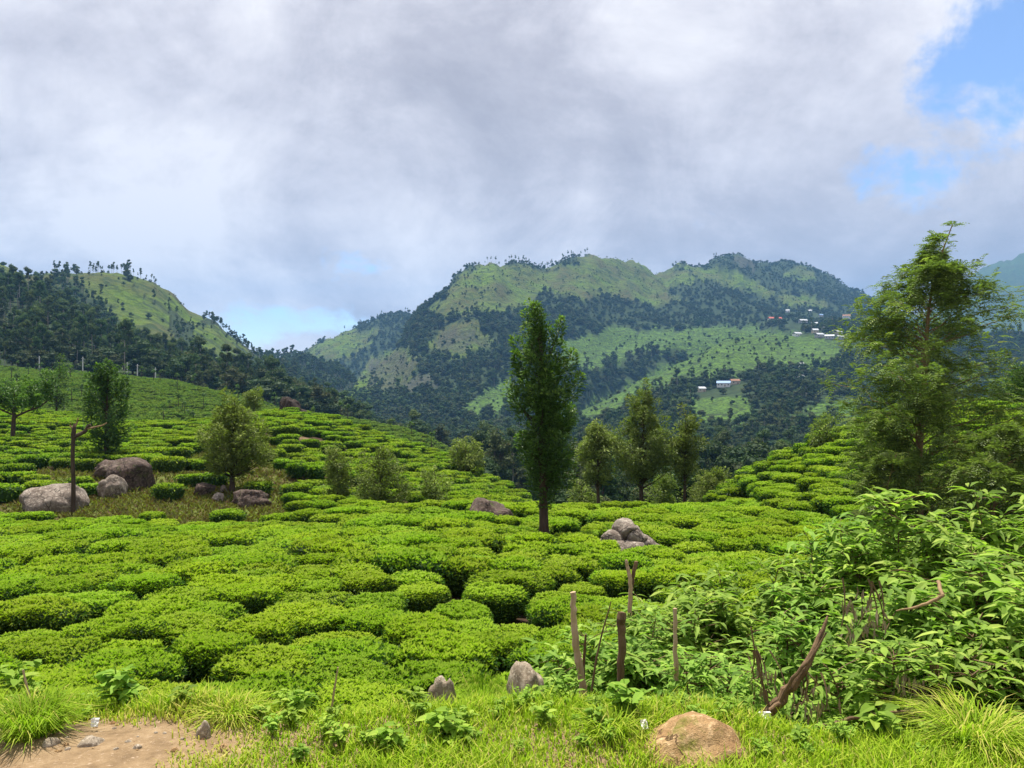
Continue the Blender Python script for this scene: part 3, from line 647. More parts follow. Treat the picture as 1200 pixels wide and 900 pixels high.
okm &= ~((px > 470) & (P[:, 1] < 6.7) & (px < 680))
okm &= (r.random(len(P)) > .03) & ((P[:, 1] < 40.5) | ((px > 430) & (px < 860))) & ~((px < 345) & (P[:, 1] > 33.5))
tree_pts = [(640, 25.0), (640, 24.2), (1080, 24.0)]
for (tx, td) in tree_pts: okm &= np.hypot(P[:, 0] - (tx - 600) / F * td, P[:, 1] - td) > .7
P = P[okm]; z = terrain(P[:, 0], P[:, 1]); px = 600 + F * P[:, 0] / P[:, 1]
vis = visible(P[:, 0], P[:, 1], z, 1.0) & (px > -60) & (px < 1260)
order = np.argsort(np.where(vis, P[:, 1], 1e6))
single = order[:300]; rest = np.setdiff1d(np.arange(len(P)), single)
fp, sp_ = {}, {}
TEAL = 'clipped flat-topped tea bush out in the open tea field below the road'
def tea_label(x, y):
    def near(px, d, rad): return math.hypot(x - (px - 600) / F * d, y - d) < rad
    if near(735, 21, 2.3): return 'tea bush pressed up against the cracked grey rock outcrop', 'tea bushes round the rock outcrop'
    if near(640, 25, 2.5): return 'tea bush growing round the foot of the tall columnar tree', 'tea bushes round the tall tree'
    if near(574, 29, 2.6): return 'tea bush beside the dark mossy boulder', 'tea bushes round the mossy boulder'
    if y < 7.6: return 'large clipped tea bush in the front row at the foot of the roadside bank', 'front row of tea bushes'
    if x > 2.2 and y < 14: return 'clipped tea bush just beyond the roadside shrubs and stakes', 'tea bushes behind the stakes'
    if y > 26 and x < -.29 * y: return 'tea bush on the field edge bordering the dry grass and boulders', 'tea bushes along the dry grass'
    return TEAL, 'tea bushes of the near field'
for k, i in enumerate(single):
    v = int(r.integers(0, len(dims))); d = P[i, 1]
    lb, gp = tea_label(P[i, 0], P[i, 1])
    t = thing('tea_bush', lb, 'tea bush', (P[i, 0], P[i, 1], z[i] - .03), gp, r.normal() * .22 + (math.pi if r.random() < .5 else 0), r.uniform(.92, 1.12))
    t.scale.z *= r.uniform(.82, 1.14)
    ob('foliage', (tea0 if d < 15.5 else tea1)[v], t); ob('stem', stems[v], t)
def put(name, protos, P, z, sc, r, asp=1.0, **props):
    n = len(P); rot = np.zeros((n, 3)); rot[:, 2] = r.normal(size=n) * .25 + np.where(r.random(n) < .5, math.pi, 0)
    s = sc * r.uniform(.85, 1.15, (n, 1)) * np.ones((1, 3)); s[:, 2] *= r.uniform(.85, 1.1, n)
    return scatter(name, protos, np.column_stack([P, z]), rot, s, r.integers(0, len(protos), n), **props)
near1 = [proto('tea_near', m) for m in tea1]
put('tea_hedge', near1, P[rest], z[rest] - .03, 1.03, r, label='tea bushes packed together along the brow of the near field', category='tea bushes')
# left terraced hill, right hill, far slope
P = rows(-75, 8, 40, 100, 1.32, 1.24, .15, .12, r, 0.03, 1.2)
z, lay, px = terrain(P[:, 0], P[:, 1], True)
cr = np.interp(px, [0, 340, 510, 600], [93, 82, 76, 62])
ok = (px > -200) & (px < 640) & (P[:, 1] < cr + 5) & ((lay == 1) | (P[:, 1] < 60)) & clear_of(P, .6)
ok &= dry_mask(P[:, 0], P[:, 1]) < r.uniform(.1, 1.3, len(P))
ok &= ~((P[:, 1] > 56.7) & (P[:, 1] < 59.0) & (px > 150) & (px < 530)) & (r.random(len(P)) > .03)
ok &= visible(P[:, 0], P[:, 1], z, 1.5)
put('terrace_tea', tea2, P[ok], z[ok] - .03, 1.05, r, label='rows of tea bushes covering the terraced hill behind the boulders', category='tea bushes')
P = rows(6, 48, 24, 54, 1.28, 1.2, .16, .12, r, -.12, 1.0)
P = P[(P[:, 1] > 38.5) & (P[:, 1] < 53)]
z, lay, px = terrain(P[:, 0], P[:, 1], True)
ok = (px > 770) & (px < 1500) & (lay == 2) & (r.random(len(P)) > .03)
put('hillside_tea', tea2, P[ok], z[ok] - .03, 1.05, r, label='tea bushes climbing the smooth green hill beside the feathery tree', category='tea bushes')
P = rows(-215, 20, 105, 318, 1.55, 1.45, .15, .1, r, .02, 4.0)
z, lay, px = terrain(P[:, 0], P[:, 1], True)
ok = (px > -120) & (px < 600) & (lay == 3) & visible(P[:, 0], P[:, 1], z, 2.0) & (r.random(len(P)) > .06)
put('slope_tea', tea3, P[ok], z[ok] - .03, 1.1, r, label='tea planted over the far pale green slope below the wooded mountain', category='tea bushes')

HOUSES = [(908, 378), (992, 376), (941, 378), (954, 382), (962, 372), (848, 453), (821, 459), (861, 450), (938, 430), (935, 445), (923, 366), (949, 366), (934, 394), (960, 395), (972, 397), (968, 388), (982, 392), (976, 383), (985, 398), (955, 390), (978, 377)]
HXY = [tuple(hit(a, b, 600, 2600)[:2]) for a, b in HOUSES]
# ------------------------------------------------------------------ woods of the middle and far distance
def lobe_crown(g, lobes, per, size, r, hull=True):
    for (c, rad) in lobes:
        c = np.asarray(c); rad = np.asarray(rad) * np.ones(3)
        D = rdir(per, r); D[:, 2] = np.where(D[:, 2] < -.35, -D[:, 2], D[:, 2])
        P_ = c + D * rad * r.uniform(.72, 1.08, (per, 1))
        A = nrm(rdir(per, r) + D * .4 + np.array([0, 0, .15])); s = size * r.uniform(.7, 1.3, per)
        leaves(g, P_ - A * s[:, None] * .5, A, D + .3 * rdir(per, r), s, s * .72, (r.random(per) < .1) * .4, .2, .1, r)
        if hull:
            V, Fc = ico(1); g.add(c + V * rad * .74, Fc, .25)
def broad(seed, h, w_, mat, leafsz, per, trunkmat):
    r = np.random.default_rng(seed); g = Geo(); tg = Geo(); lobes = []
    for i in range(11):
        an = r.uniform(0, 6.28); q_ = math.sqrt(r.random()) * w_ * .62; zz = h * r.uniform(.38, .86) * (1 - .25 * q_ / w_)
        rad = w_ * r.uniform(.30, .48); lobes.append(((q_ * math.cos(an), q_ * math.sin(an), zz), (rad, rad, rad * r.uniform(.7, .95))))
    lobes.append(((0, 0, h * .84), (w_ * .42, w_ * .42, h * .17)))
    lobe_crown(g, lobes, per, leafsz, r)
    tube(tg, curve((0, 0, -1.0), (r.normal() * .3, r.normal() * .3, h * .6), (.2, .1, 0), 5), np.linspace(h * .028, h * .012, 5), 6)
    for c, _ in lobes[:5]: tube(tg, curve((0, 0, h * .3), c, (0, 0, -.3), 4), np.linspace(h * .012, h * .005, 4), 4)
    return g.mesh('crown', mat), tg.mesh('trunk', trunkmat)
def gum(seed, h, mat, leafsz, per, crown0=.45):
    r = np.random.default_rng(seed); g = Geo(); tg = Geo(); lobes = []
    lean = r.normal(size=2) * h * .02
    tr = curve((0, 0, -1.2), (lean[0], lean[1], h * .94), (r.normal() * .3, r.normal() * .3, 0), 8); tube(tg, tr, np.linspace(h * .0125, h * .003, 8), 6)
    for i in range(17):
        f = r.uniform(crown0, .96); an = r.uniform(0, 6.28); q_ = h * r.uniform(.02, .105) * (1.15 - .5 * (f - crown0) / (1 - crown0))
        c = (lean[0] * f + q_ * math.cos(an), lean[1] * f + q_ * math.sin(an), h * f); rad = h * r.uniform(.042, .075)
        lobes.append((c, (rad, rad, rad * r.uniform(.8, 1.2))))
        tube(tg, curve((lean[0] * f, lean[1] * f, h * (f - .07)), c, (0, 0, -.1), 4), np.linspace(h * .004, h * .002, 4), 4)
    lobe_crown(g, lobes, per, leafsz, r, True)
    return g.mesh('crown', mat), tg.mesh('trunk', MT['gumbark'])
def joined(name, ms):
    V = []; Fc = []; T = []; Y = []; mi = []; n = 0
    for k, m in enumerate(ms):
        nv = len(m.vertices); v = np.zeros(nv * 3, np.float32); m.vertices.foreach_get('co', v); V.append(v.reshape(-1, 3))
        f = np.zeros(len(m.loops), np.int32); m.loops.foreach_get('vertex_index', f); Fc.append(f.reshape(-1, 3) + n)
        for nm, lst in (('tint', T), ('young', Y)):
            a = np.zeros(nv, np.float32); m.attributes[nm].data.foreach_get('value', a); lst.append(a)
        mi.append(np.full(len(f) // 3, k)); n += nv
    me = mk(name, np.concatenate(V), np.concatenate(Fc), None, {'tint': np.concatenate(T), 'young': np.concatenate(Y)})
    for m in ms: me.materials.append(m.materials[0])
    me.polygons.foreach_set('material_index', np.concatenate(mi).astype(np.int32)); return me
gumL = [gum(500 + i, h, MT['gum'], .62, 76) for i, h in enumerate((25, 22, 28, 20, 26))]
brdL = [broad(520 + i, h, w_, MT['wood1'], .6, 84, MT['bark']) for i, (h, w_) in enumerate(((11, 5.2), (9, 4.6), (13, 5.0), (8, 4.4), (10, 5.8)))]
brdL += [broad(540 + i, h, w_, MT['woodpale'], .6, 84, MT['bark']) for i, (h, w_) in enumerate(((10, 4.6), (12, 4.2)))]
gumP = [proto('gum', joined('gum', m)) for m in gumL]; brdP = [proto('broadleaf', joined('broadleaf', m)) for m in brdL]
r = np.random.default_rng(301)
def woodpts(u0, u1, d0, d1, sp, r):
    n = int((d1 ** 2 - d0 ** 2) / 2 * (u1 - u0) / sp ** 2)
    d = np.sqrt(r.uniform(d0 ** 2, d1 ** 2, n)); u = r.uniform(u0, u1, n); return np.column_stack([u * d, d])
P = np.concatenate([woodpts(-.84, .84, 300, 700, 8.0, r), woodpts(-.84, .84, 700, 1500, 8.2, r), woodpts(-.84, .84, 1500, 2700, 9.5, r), woodpts(-.30, .5, 60, 300, 6.5, r)])
NW = len(P); P = np.concatenate([P, woodpts(-.75, .5, 550, 1400, 6.5, r), woodpts(-.3, .5, 1400, 2600, 7.5, r)]); SM = np.arange(len(P)) >= NW
z, lay, px = terrain(P[:, 0], P[:, 1], True)
gs_, te2, rk2, _, py = cover_of(P[:, 0], P[:, 1], z)
y = P[:, 1]
clump = fbm(P[:, 0] / 60, y / 90, 88, 3)
p_keep = np.where(gs_, .07 + .45 * (clump > .35), np.where(te2, .045 + .25 * (clump > .7), np.where(rk2, .03, 1.0)))
p_keep = np.where(SM, np.where(gs_, .05 + .5 * (fbm(P[:, 0] / 28, y / 40, 99, 3) > .5), np.where(rk2, .12, np.where(te2, .05 + .3 * (fbm(P[:, 0] / 28, y / 40, 99, 3) > .62), 0))), p_keep)
keep = r.random(len(P)) < p_keep
for (hx, hy) in HXY: keep &= ~((np.abs(P[:, 0] - hx) < (20 if (hx, hy) == HXY[0] else 11)) & (y > hy - (150 if hx > 350 and hy > 900 else 60)) & (y < hy + 9))
keep &= ~((px > 80) & (px < 330) & (y > 620) & (y < 1200) & (r.random(len(P)) < .5))
keep &= visible(P[:, 0], y, z, 14) & ~((lay == 3) & (y < 330) & (px < 560)) & ((lay != 1) | (px > 640)) & (lay != 2) & ~((y < 300) & (px < 480)) & (y > 46)
SM = SM[keep]; P = P[keep]; z = z[keep]; px = px[keep]; py = py[keep]; lay = lay[keep]; clump = clump[keep]; open_ = (gs_ | te2)[keep]; y = P[:, 1]
isgum = ((px < 330) & (y < 1150) & (r.random(len(P)) < .72)) | ((lay == 6)) | ((y < 1400) & (r.random(len(P)) < .16) & ~open_)
isgum &= ~(open_ & (r.random(len(P)) < .5)) & ~((px < 400) & (py > 436) & (y < 420) & (r.random(len(P)) < .6))
sc = np.where(isgum, r.uniform(.5, .9, len(P)), r.uniform(.6, 1.3, len(P))) * np.where(open_, .5, 1.0) * np.where(y > 1500, .72, 1.0) * np.where((px > 185) & (px < 330) & (y < 1200) & (y > 620), .62, 1.0)
sc = np.where((py < 340) & (y > 1500), sc * .75, sc); isgum &= ~SM; sc = np.where(SM, r.uniform(.18, .42, len(P)), sc); isgum &= y > 200; sc = np.where(y < 150, sc * np.clip(y / 200, .3, 1), sc)
# skyline gums standing thin on the ridges
sky_ = []
for (a, b, n) in ((60, 185, 44), (250, 300, 16), (400, 480, 10), (568, 640, 26), (640, 690, 14), (828, 842, 4)):
    for _ in range(n):
        x_ = r.uniform(a, b); dmax = 1300 if b < 320 else 2700
        dd_ = _dd[(_dd > 300) & (_dd < dmax)]; zz = terrain((x_ - 600) / F * dd_, dd_); k = np.argmax(zz / dd_)
        sky_.append((x_, (x_ - 600) / F * dd_[k], dd_[k], zz[k]))
sky_ = np.array(sky_)
size = np.where(isgum, 24, 10) * sc / y * F * visible(P[:, 0], y, z, 3)
inview = (px > -10) & (px < 1210)
def individuals(mask, n, meshes, name, label, cat, group):
    idx = np.nonzero(mask & inview)[0]; idx = idx[np.argsort(-size[idx])][:n]
    for i in idx:
        v = int(r.integers(0, len(meshes)))
        lb, gp = label, group
        if name == 'gum_tree' and P[i, 1] < 350: lb, gp = 'pale-trunked gum tree along the front edge of the wood, just above the far tea slope', 'gum trees at the wood edge'
        if name != 'gum_tree':
            if math.hypot(P[i, 0] - HXY[5][0], P[i, 1] - HXY[5][1]) < 70: lb, gp = 'bushy tree crowding round the blue-roofed house under the tea spur', 'trees round the blue-roofed house'
            elif P[i, 1] < 200: lb, gp = 'bushy tree on the slope dropping away just beyond the tea brow', 'trees just beyond the tea brow'
        t = thing(name, lb, cat, (P[i, 0], P[i, 1], z[i]), gp, r.uniform(0, 6.28), sc[i])
        ob('crown', meshes[v][0], t); ob('trunk', meshes[v][1], t)
    return idx
used = np.zeros(len(P), bool)
used[individuals(isgum & (px < 400), 300, gumL, 'gum_tree', 'tall pale-trunked gum tree in the wood on the left mountainside', 'tree', 'gum trees on the left mountainside')] = True
used[individuals(~isgum & (px > 400) & (y < 1000), 260, brdL, 'woodland_tree', 'bushy dark green tree in the valley wood below the tea-covered spur', 'tree', 'trees of the valley wood')] = True
for (m, pr, nm, lb) in ((isgum & ~used, gumP, 'gum_wood', 'wood of tall thin gum trees on the mountainsides'), (~isgum & ~used, brdP, 'mountain_woodland', 'dark woodland filling the valley and mountain slopes')):
    n = m.sum(); rot = np.zeros((n, 3)); rot[:, 2] = r.uniform(0, 6.28, n); s = sc[m][:, None] * np.array([[1, 1, 1.0]]) * np.ones((n, 3)); s[:, :2] *= r.uniform(.95, 1.5, (n, 1))
    scatter(nm, pr, np.column_stack([P[m], z[m] - .4]), rot, s, r.integers(0, len(pr), n), label=lb, category='woodland')
n = len(sky_); rot = np.zeros((n, 3)); rot[:, 2] = r.uniform(0, 6.28, n)
skp = [proto('ridge_gum', joined('ridge_gum', gum(560 + i, 22, MT['gum'], .9, 16, .55))) for i in range(3)]
far_ = sky_[:, 2] > 1200
for k, i in enumerate(range(n)):
    t = ob('ridge_tree', skp[k % 3].data, None, sky_[i, 1:4] - np.array([0, 0, .6]))
    t['label'] = 'thin tree silhouetted on the grassy summit of the middle mountain' if far_[i] else 'thin tree silhouetted on the crest of the left mountain'
    t['category'] = 'tree'; t['group'] = 'skyline trees on the middle mountain' if far_[i] else 'skyline trees on the left mountain'
    t.rotation_euler.z = r.uniform(0, 6.28); s_ = r.uniform(.35, .8) * (1.0 if far_[i] else .8); t.scale = (s_, s_, s_)
print('counts', len(P), used.sum())
# shade trees dotted through the far tea
def pollard(seed):
    r = np.random.default_rng(seed); g = Geo(); tg = Geo()
    tube(tg, curve((0, 0, -.3), (.1, 0, 4.2), (.1, 0, 0), 5), np.linspace(.14, .07, 5), 5)
    lob = [((r.normal() * .5, r.normal() * .5, r.uniform(3.2, 5.2)), (.55, .55, .6)) for _ in range(4)]
    lobe_crown(g, lob, 26, .45, r, False); return g.mesh('crown', MT['oak']), tg.mesh('trunk', MT['bark'])
pol = [pollard(600 + i) for i in range(4)]; polP = [proto('shade_tree', joined('shade_tree', m)) for m in pol]
r = np.random.default_rng(611)
Q = np.column_stack([r.uniform(-190, 0, 260), r.uniform(115, 300, 260)]); zq, lq, pq = terrain(Q[:, 0], Q[:, 1], True)
ok = (lq == 3) & (pq > -10) & (pq < 520) & visible(Q[:, 0], Q[:, 1], zq, 2)
for i in np.nonzero(ok)[0][:70]:
    v = int(r.integers(0, 4)); t = thing('shade_tree', 'small lopped shade tree standing in the far pale green tea slope', 'tree', (*Q[i], zq[i]), 'shade trees on the far tea slope', r.uniform(0, 6.28), r.uniform(.5, 1.0))
    ob('crown', pol[v][0], t); ob('trunk', pol[v][1], t)
#@@PART3@@
# ------------------------------------------------------------------ single trees
def flame(g, c, d, ln, rad, n, leaf, r, young=.1):
    """an upright brush of leaves round a twig"""
    t = r.random(n); d = nrm(np.asarray(d, float)); rd = nrm(np.cross(rdir(n, r), d)); prof = np.sin(np.pi * np.clip(t * .86 + .1, 0, 1)) ** .8
    P_ = np.asarray(c) + d * ((t - .45) * ln)[:, None] + rd * (rad * prof * np.sqrt(r.random(n)))[:, None]
    A = nrm(rd * .75 + d * .55 + rdir(n, r) * .45); s = leaf * r.uniform(.7, 1.3, n)
    leaves(g, P_, A, d + rdir(n, r) * .4, s, s * .36, (r.random(n) < young) * (t ** 2) * r.uniform(.4, 1, n) + .35 * young * (t > .8), .2, .12, r)
def make_tree(label, px, d, top, prof, ncl, cl, cr, per, leaf, mat, seed, trunk_r=None, bark=None, f0=None, name='silver_oak', young=.1, spires=(), outdir=.45, forks=0, group=None, bend=.02):
    """prof: (height fraction, crown radius in photograph pixels)"""
    r = np.random.default_rng(seed); s = d / F; p0 = ground(px, d); h = (450 - top) * s - p0.z
    t = thing(name, label, 'tree', p0, group)
    g = Geo(); tg = Geo(); bark = bark or MT['bark']; trunk_r = trunk_r or h * .016
    n = 12; f = np.linspace(0, 1, n); tr = np.zeros((n, 3)); tr[:, 2] = f * h * .97 - .25 * (f == 0)
    tr[:, 0] = h * bend * np.sin(f * 3 + seed); tr[:, 1] = h * bend * np.cos(f * 2.3 + seed)
    tr[:, :2] -= tr[0, :2]
    tube(tg, tr, trunk_r * (1 - f * .88) * (1 + .5 * np.exp(-f * 30)), 10)
    fs = [a for a, _ in prof]; rs = [b * s for _, b in prof]
    def at(ff): return np.array([np.interp(ff, f, tr[:, k]) for k in range(3)])
    fd = np.linspace(fs[0], 1, 200); wgt = np.interp(fd, fs, rs) + .04 * h * .1; wgt = np.cumsum(wgt); wgt /= wgt[-1]
    for i in range(ncl):
        ff = float(np.interp(r.random(), wgt, fd)); an = r.uniform(0, 6.283); R_ = np.interp(ff, fs, rs) * (.66 + .5 * abs(math.sin(1.5 * an + 9 * ff + seed)) + .12 * math.sin(23 * ff + 2 * an)); q_ = R_ * math.sqrt(r.random()) * .92
        if r.random() < .5: q_ = R_ * r.uniform(.75, 1.08)
        o_ = np.array([math.cos(an), math.sin(an), 0]); c = at(ff) + o_ * q_
        a = at(max(f0 or fs[0] * .8, ff - .5 * q_ / h - .05)); tube(tg, curve(a, c, (0, 0, -.06 * q_), 5), np.linspace(max(.012, trunk_r * .28 * min(1, q_ / (R_ + .01) + .3)), .006, 5), 4)
        k = r.uniform(.7, 1.25); flame(g, c, o_ * outdir * q_ / (R_ + .01) + np.array([0, 0, .8]) + r.normal(size=3) * .2, cl * k, cr * k, per, leaf, r, young)
    for (dx, row, ln, rd) in spires:
        c = np.array([dx * s, r.normal() * .1, (450 - row) * s - p0.z]); tube(tg, curve(at(min(.95, max(.3, c[2] / h - .15))), c, (0, 0, 0), 4), np.linspace(.03, .008, 4), 4)
        flame(g, c, (dx * .01, 0, 1), ln * s, rd * s, int(per * 1.3), leaf, r, young * 1.6)
    ob('trunk', tg.mesh('trunk', bark, True), t); ob('crown', g.mesh('crown', mat), t)
    return t
make_tree('tall dark columnar tree standing alone in the middle of the tea field', 638, 25.0, 362,
    [(.22, 4), (.28, 14), (.36, 19), (.43, 21), (.5, 26), (.62, 28), (.76, 26), (.88, 20), (.95, 12), (1, 4)], 84, 1.15, .27, 200, .15, MT['oak'], 901, .17, young=.22, spires=((-10, 374, 34, 7), (17, 390, 34, 7), (30, 425, 30, 8), (-28, 430, 30, 8), (-32, 470, 36, 9), (36, 455, 36, 9), (8, 560, 30, 9), (-14, 560, 34, 9), (28, 560, 34, 10)), bend=.008)
make_tree('slender dark columnar tree on the left tea hill above the brown boulders', 125, 50.0, 436,
    [(.08, 6), (.2, 14), (.35, 16), (.55, 17), (.72, 21), (.85, 18), (1, 4)], 44, 1.7, .34, 140, .24, MT['oak'], 902, .15, spires=((-8, 441, 26, 5), (-18, 463, 24, 5), (18, 460, 30, 6), (2, 434, 22, 5)), bend=.01)
make_tree('round-crowned leafy tree rising from the brown grass and rocks', 272, 40.5, 463,
    [(.2, 14), (.3, 29), (.42, 34), (.58, 31), (.74, 23), (.9, 11), (1, 3)], 80, 1.0, .36, 150, .20, MT['oakolive'], 903, .14, young=.12, bend=.012)
make_tree('small narrow tree on the hilltop behind the round-crowned tree', 297, 84.0, 455, [(.1, 5), (.4, 9), (.7, 8), (1, 2)], 26, 1.3, .5, 70, .3, MT['oakolive'], 904, .12)
make_tree('pale bushy sapling at the foot of the terraced hill, left of the domed olive shrub', 395, 39.0, 521, [(.12, 7), (.35, 15), (.7, 14), (.9, 7), (1, 2)], 46, .6, .26, 70, .17, MT['oakolive'], 905, .07, young=.3)
make_tree('domed olive shrub-like tree at the foot of the terraced hill', 447, 39.0, 524, [(.06, 12), (.25, 25), (.5, 29), (.75, 22), (.92, 12), (1, 4)], 80, .7, .32, 80, .17, MT['oakolive'], 906, .07, young=.06)
make_tree('low pale tree at the foot of the terraced hill, right of the domed olive shrub', 512, 40.0, 543, [(.1, 10), (.4, 16), (.75, 13), (1, 3)], 44, .6, .28, 66, .17, MT['oakolive'], 907, .06, young=.3)
make_tree('light green bushy tree beyond the tea brow, with a forked trunk', 703, 44.0, 494, [(.45, 8), (.53, 16), (.68, 19), (.85, 15), (.95, 8), (1, 2)], 70, .85, .34, 95, .19, MT['oakolive'], 908, .13, young=.42)
make_tree('broad pyramidal olive tree beyond the tea brow, tallest of its row', 752, 45.0, 450, [(.34, 10), (.42, 29), (.52, 33), (.65, 26), (.8, 16), (.92, 7), (1, 1)], 95, 1.2, .36, 150, .19, MT['oakolive'], 909, .15, young=.08)
make_tree('narrow upright olive tree at the end of the row beyond the tea brow', 802, 45.0, 476, [(.32, 6), (.45, 12), (.65, 15), (.85, 10), (1, 2)], 60, .9, .32, 90, .19, MT['oakolive'], 910, .11, young=.2, bend=.006)
make_tree('rounded olive bush between the narrow olive tree and the right hill', 836, 47.0, 552, [(.1, 16), (.4, 26), (.75, 22), (1, 6)], 80, .7, .36, 80, .19, MT['oakolive'], 911, .08, young=.1)
make_tree('low olive bush at the foot of the pyramidal tree', 778, 48.0, 560, [(.1, 14), (.5, 20), (.8, 14), (1, 5)], 60, .7, .34, 70, .19, MT['oakolive'], 912, .07)
make_tree('low grey-green bush beside the light green forked tree', 684, 48.0, 562, [(.1, 12), (.5, 17), (.8, 13), (1, 5)], 50, .7, .34, 66, .19, MT['oakolive'], 913, .07, young=.3)
make_tree('small rounded pale tree at the right foot of the terraced hill', 547, 64.0, 512, [(.1, 9), (.4, 17), (.7, 14), (1, 4)], 50, 1.0, .5, 66, .26, MT['oakolive'], 914, .09, young=.25)
make_tree('small dark tree behind the spreading lopped tree on the left slope', 66, 110.0, 418, [(.1, 4), (.4, 8), (.7, 9), (1, 3)], 30, 2.0, .8, 60, .42, MT['oak'], 915, .16)
make_tree('wispy sapling on the right tea hill beside the feathery tree', 966, 41.0, 490, [(.2, 6), (.5, 13), (.8, 10), (1, 3)], 24, .7, .26, 60, .17, MT['wattle'], 916, .05, outdir=1.0)
make_tree('dark tree on the right hill behind the feathery tree', 1196, 44.0, 432, [(.1, 10), (.4, 24), (.7, 20), (1, 4)], 80, 1.1, .5, 80, .2, MT['oak'], 917, .12)
# lopped spreading tree and the dead trunk
def px3(px, row, d, dy=0.0): return np.array([(px - 600) / F * d, d + dy, (450 - row) / F * d])
def spreading():
    d = 58.0; DR = 9; p0 = ground(16, d); r = np.random.default_rng(931)
    t = thing('silver_oak', 'lopped tree with spreading crooked boughs and upright leafy brushes on the left slope', 'tree', p0)
    o = np.array(p0); g = Geo(); tg = Geo(); BR = []
    tube(tg, np.array([o - [0, 0, .3], px3(15, 507, d), px3(16, 487, d), px3(17, 479, d)]) - o, [.24, .19, .17, .15], 8)
    for pts, rad in (([(17, 472, 0), (8, 458, .3), (2, 445, .6)], .1), ([(17, 470, 0), (18, 455, -.2), (20, 440, -.3)], .11), ([(17, 474, 0), (35, 466, 0), (50, 460, .2), (62, 450, .3), (70, 436, .3)], .11), ([(17, 472, 0), (-6, 462, 0), (-14, 445, .3)], .09), ([(40, 463, .1), (44, 452, .4), (46, 440, .4)], .06)):
        P_ = np.array([px3(a, b + DR, d, c) for a, b, c in pts]) - o; gg = Geo(); tube(gg, P_, np.linspace(rad, rad * .35, len(P_)), 6); BR.append(gg)
    for (a, b, ln, w_) in ((2, 442, 34, 8), (10, 446, 36, 8), (20, 440, 38, 9), (28, 447, 34, 8), (38, 446, 32, 8), (48, 440, 30, 7), (-8, 448, 30, 8), (-16, 444, 30, 8), (14, 460, 22, 9), (32, 456, 22, 9), (70, 432, 34, 6), (67, 444, 24, 6), (4, 456, 20, 8), (54, 452, 18, 6)):
        for _ in range(2): flame(g, px3(a + r.normal() * 2, b + DR + r.normal() * 2, d, r.normal() * .7) - o, (r.normal() * .12, r.normal() * .12, 1), ln / F * d, w_ * .8 / F * d, 230, .26, r, .25)
    tk = ob('trunk', tg.mesh('trunk', MT['bark'], True), t); ob('crown', g.mesh('crown', MT['oak']), t)
    t.scale = (.86, .86, .86)
    for gg in BR: ob('bough', gg.mesh('bough', MT['bark'], True), tk)
spreading()
def dead_trunk():
    d = 35.5; p0 = ground(86, d); o = np.array(p0); t = thing('dead_tree', 'bare dead trunk with lopped knobbly branches beside the pale domed boulder', 'tree', p0)
    tg = Geo()
    tube(tg, np.array([o - [0, 0, .3], px3(86, 560, d), px3(85, 535, d), px3(86, 515, d), px3(86, 508, d)]) - o, [.11, .09, .085, .09, .11], 9); tk = ob('trunk', tg.mesh('trunk', MT['bark'], True), t)
    for pts, rad in (([(86, 512, 0), (90, 510, .1), (97, 506, .2), (100, 500, .2), (103, 498, .2)], .11), ([(86, 510, 0), (87, 502, 0), (86, 497, .1)], .11), ([(98, 503, .2), (108, 501, .2), (116, 499, .3), (121, 496, .3)], .05), ([(87, 503, 0), (89, 495, .1), (90, 490, .1)], .045), ([(86, 502, 0), (82, 499, 0), (83, 495, 0)], .05)):
        P_ = np.array([px3(a, b, d, c) for a, b, c in pts]) - o; gg = Geo(); tube(gg, P_, np.linspace(rad, rad * .55, len(P_)), 7); ob('branch', gg.mesh('branch', MT['barktan' if rad < .08 else 'bark'], True), tk)
dead_trunk()
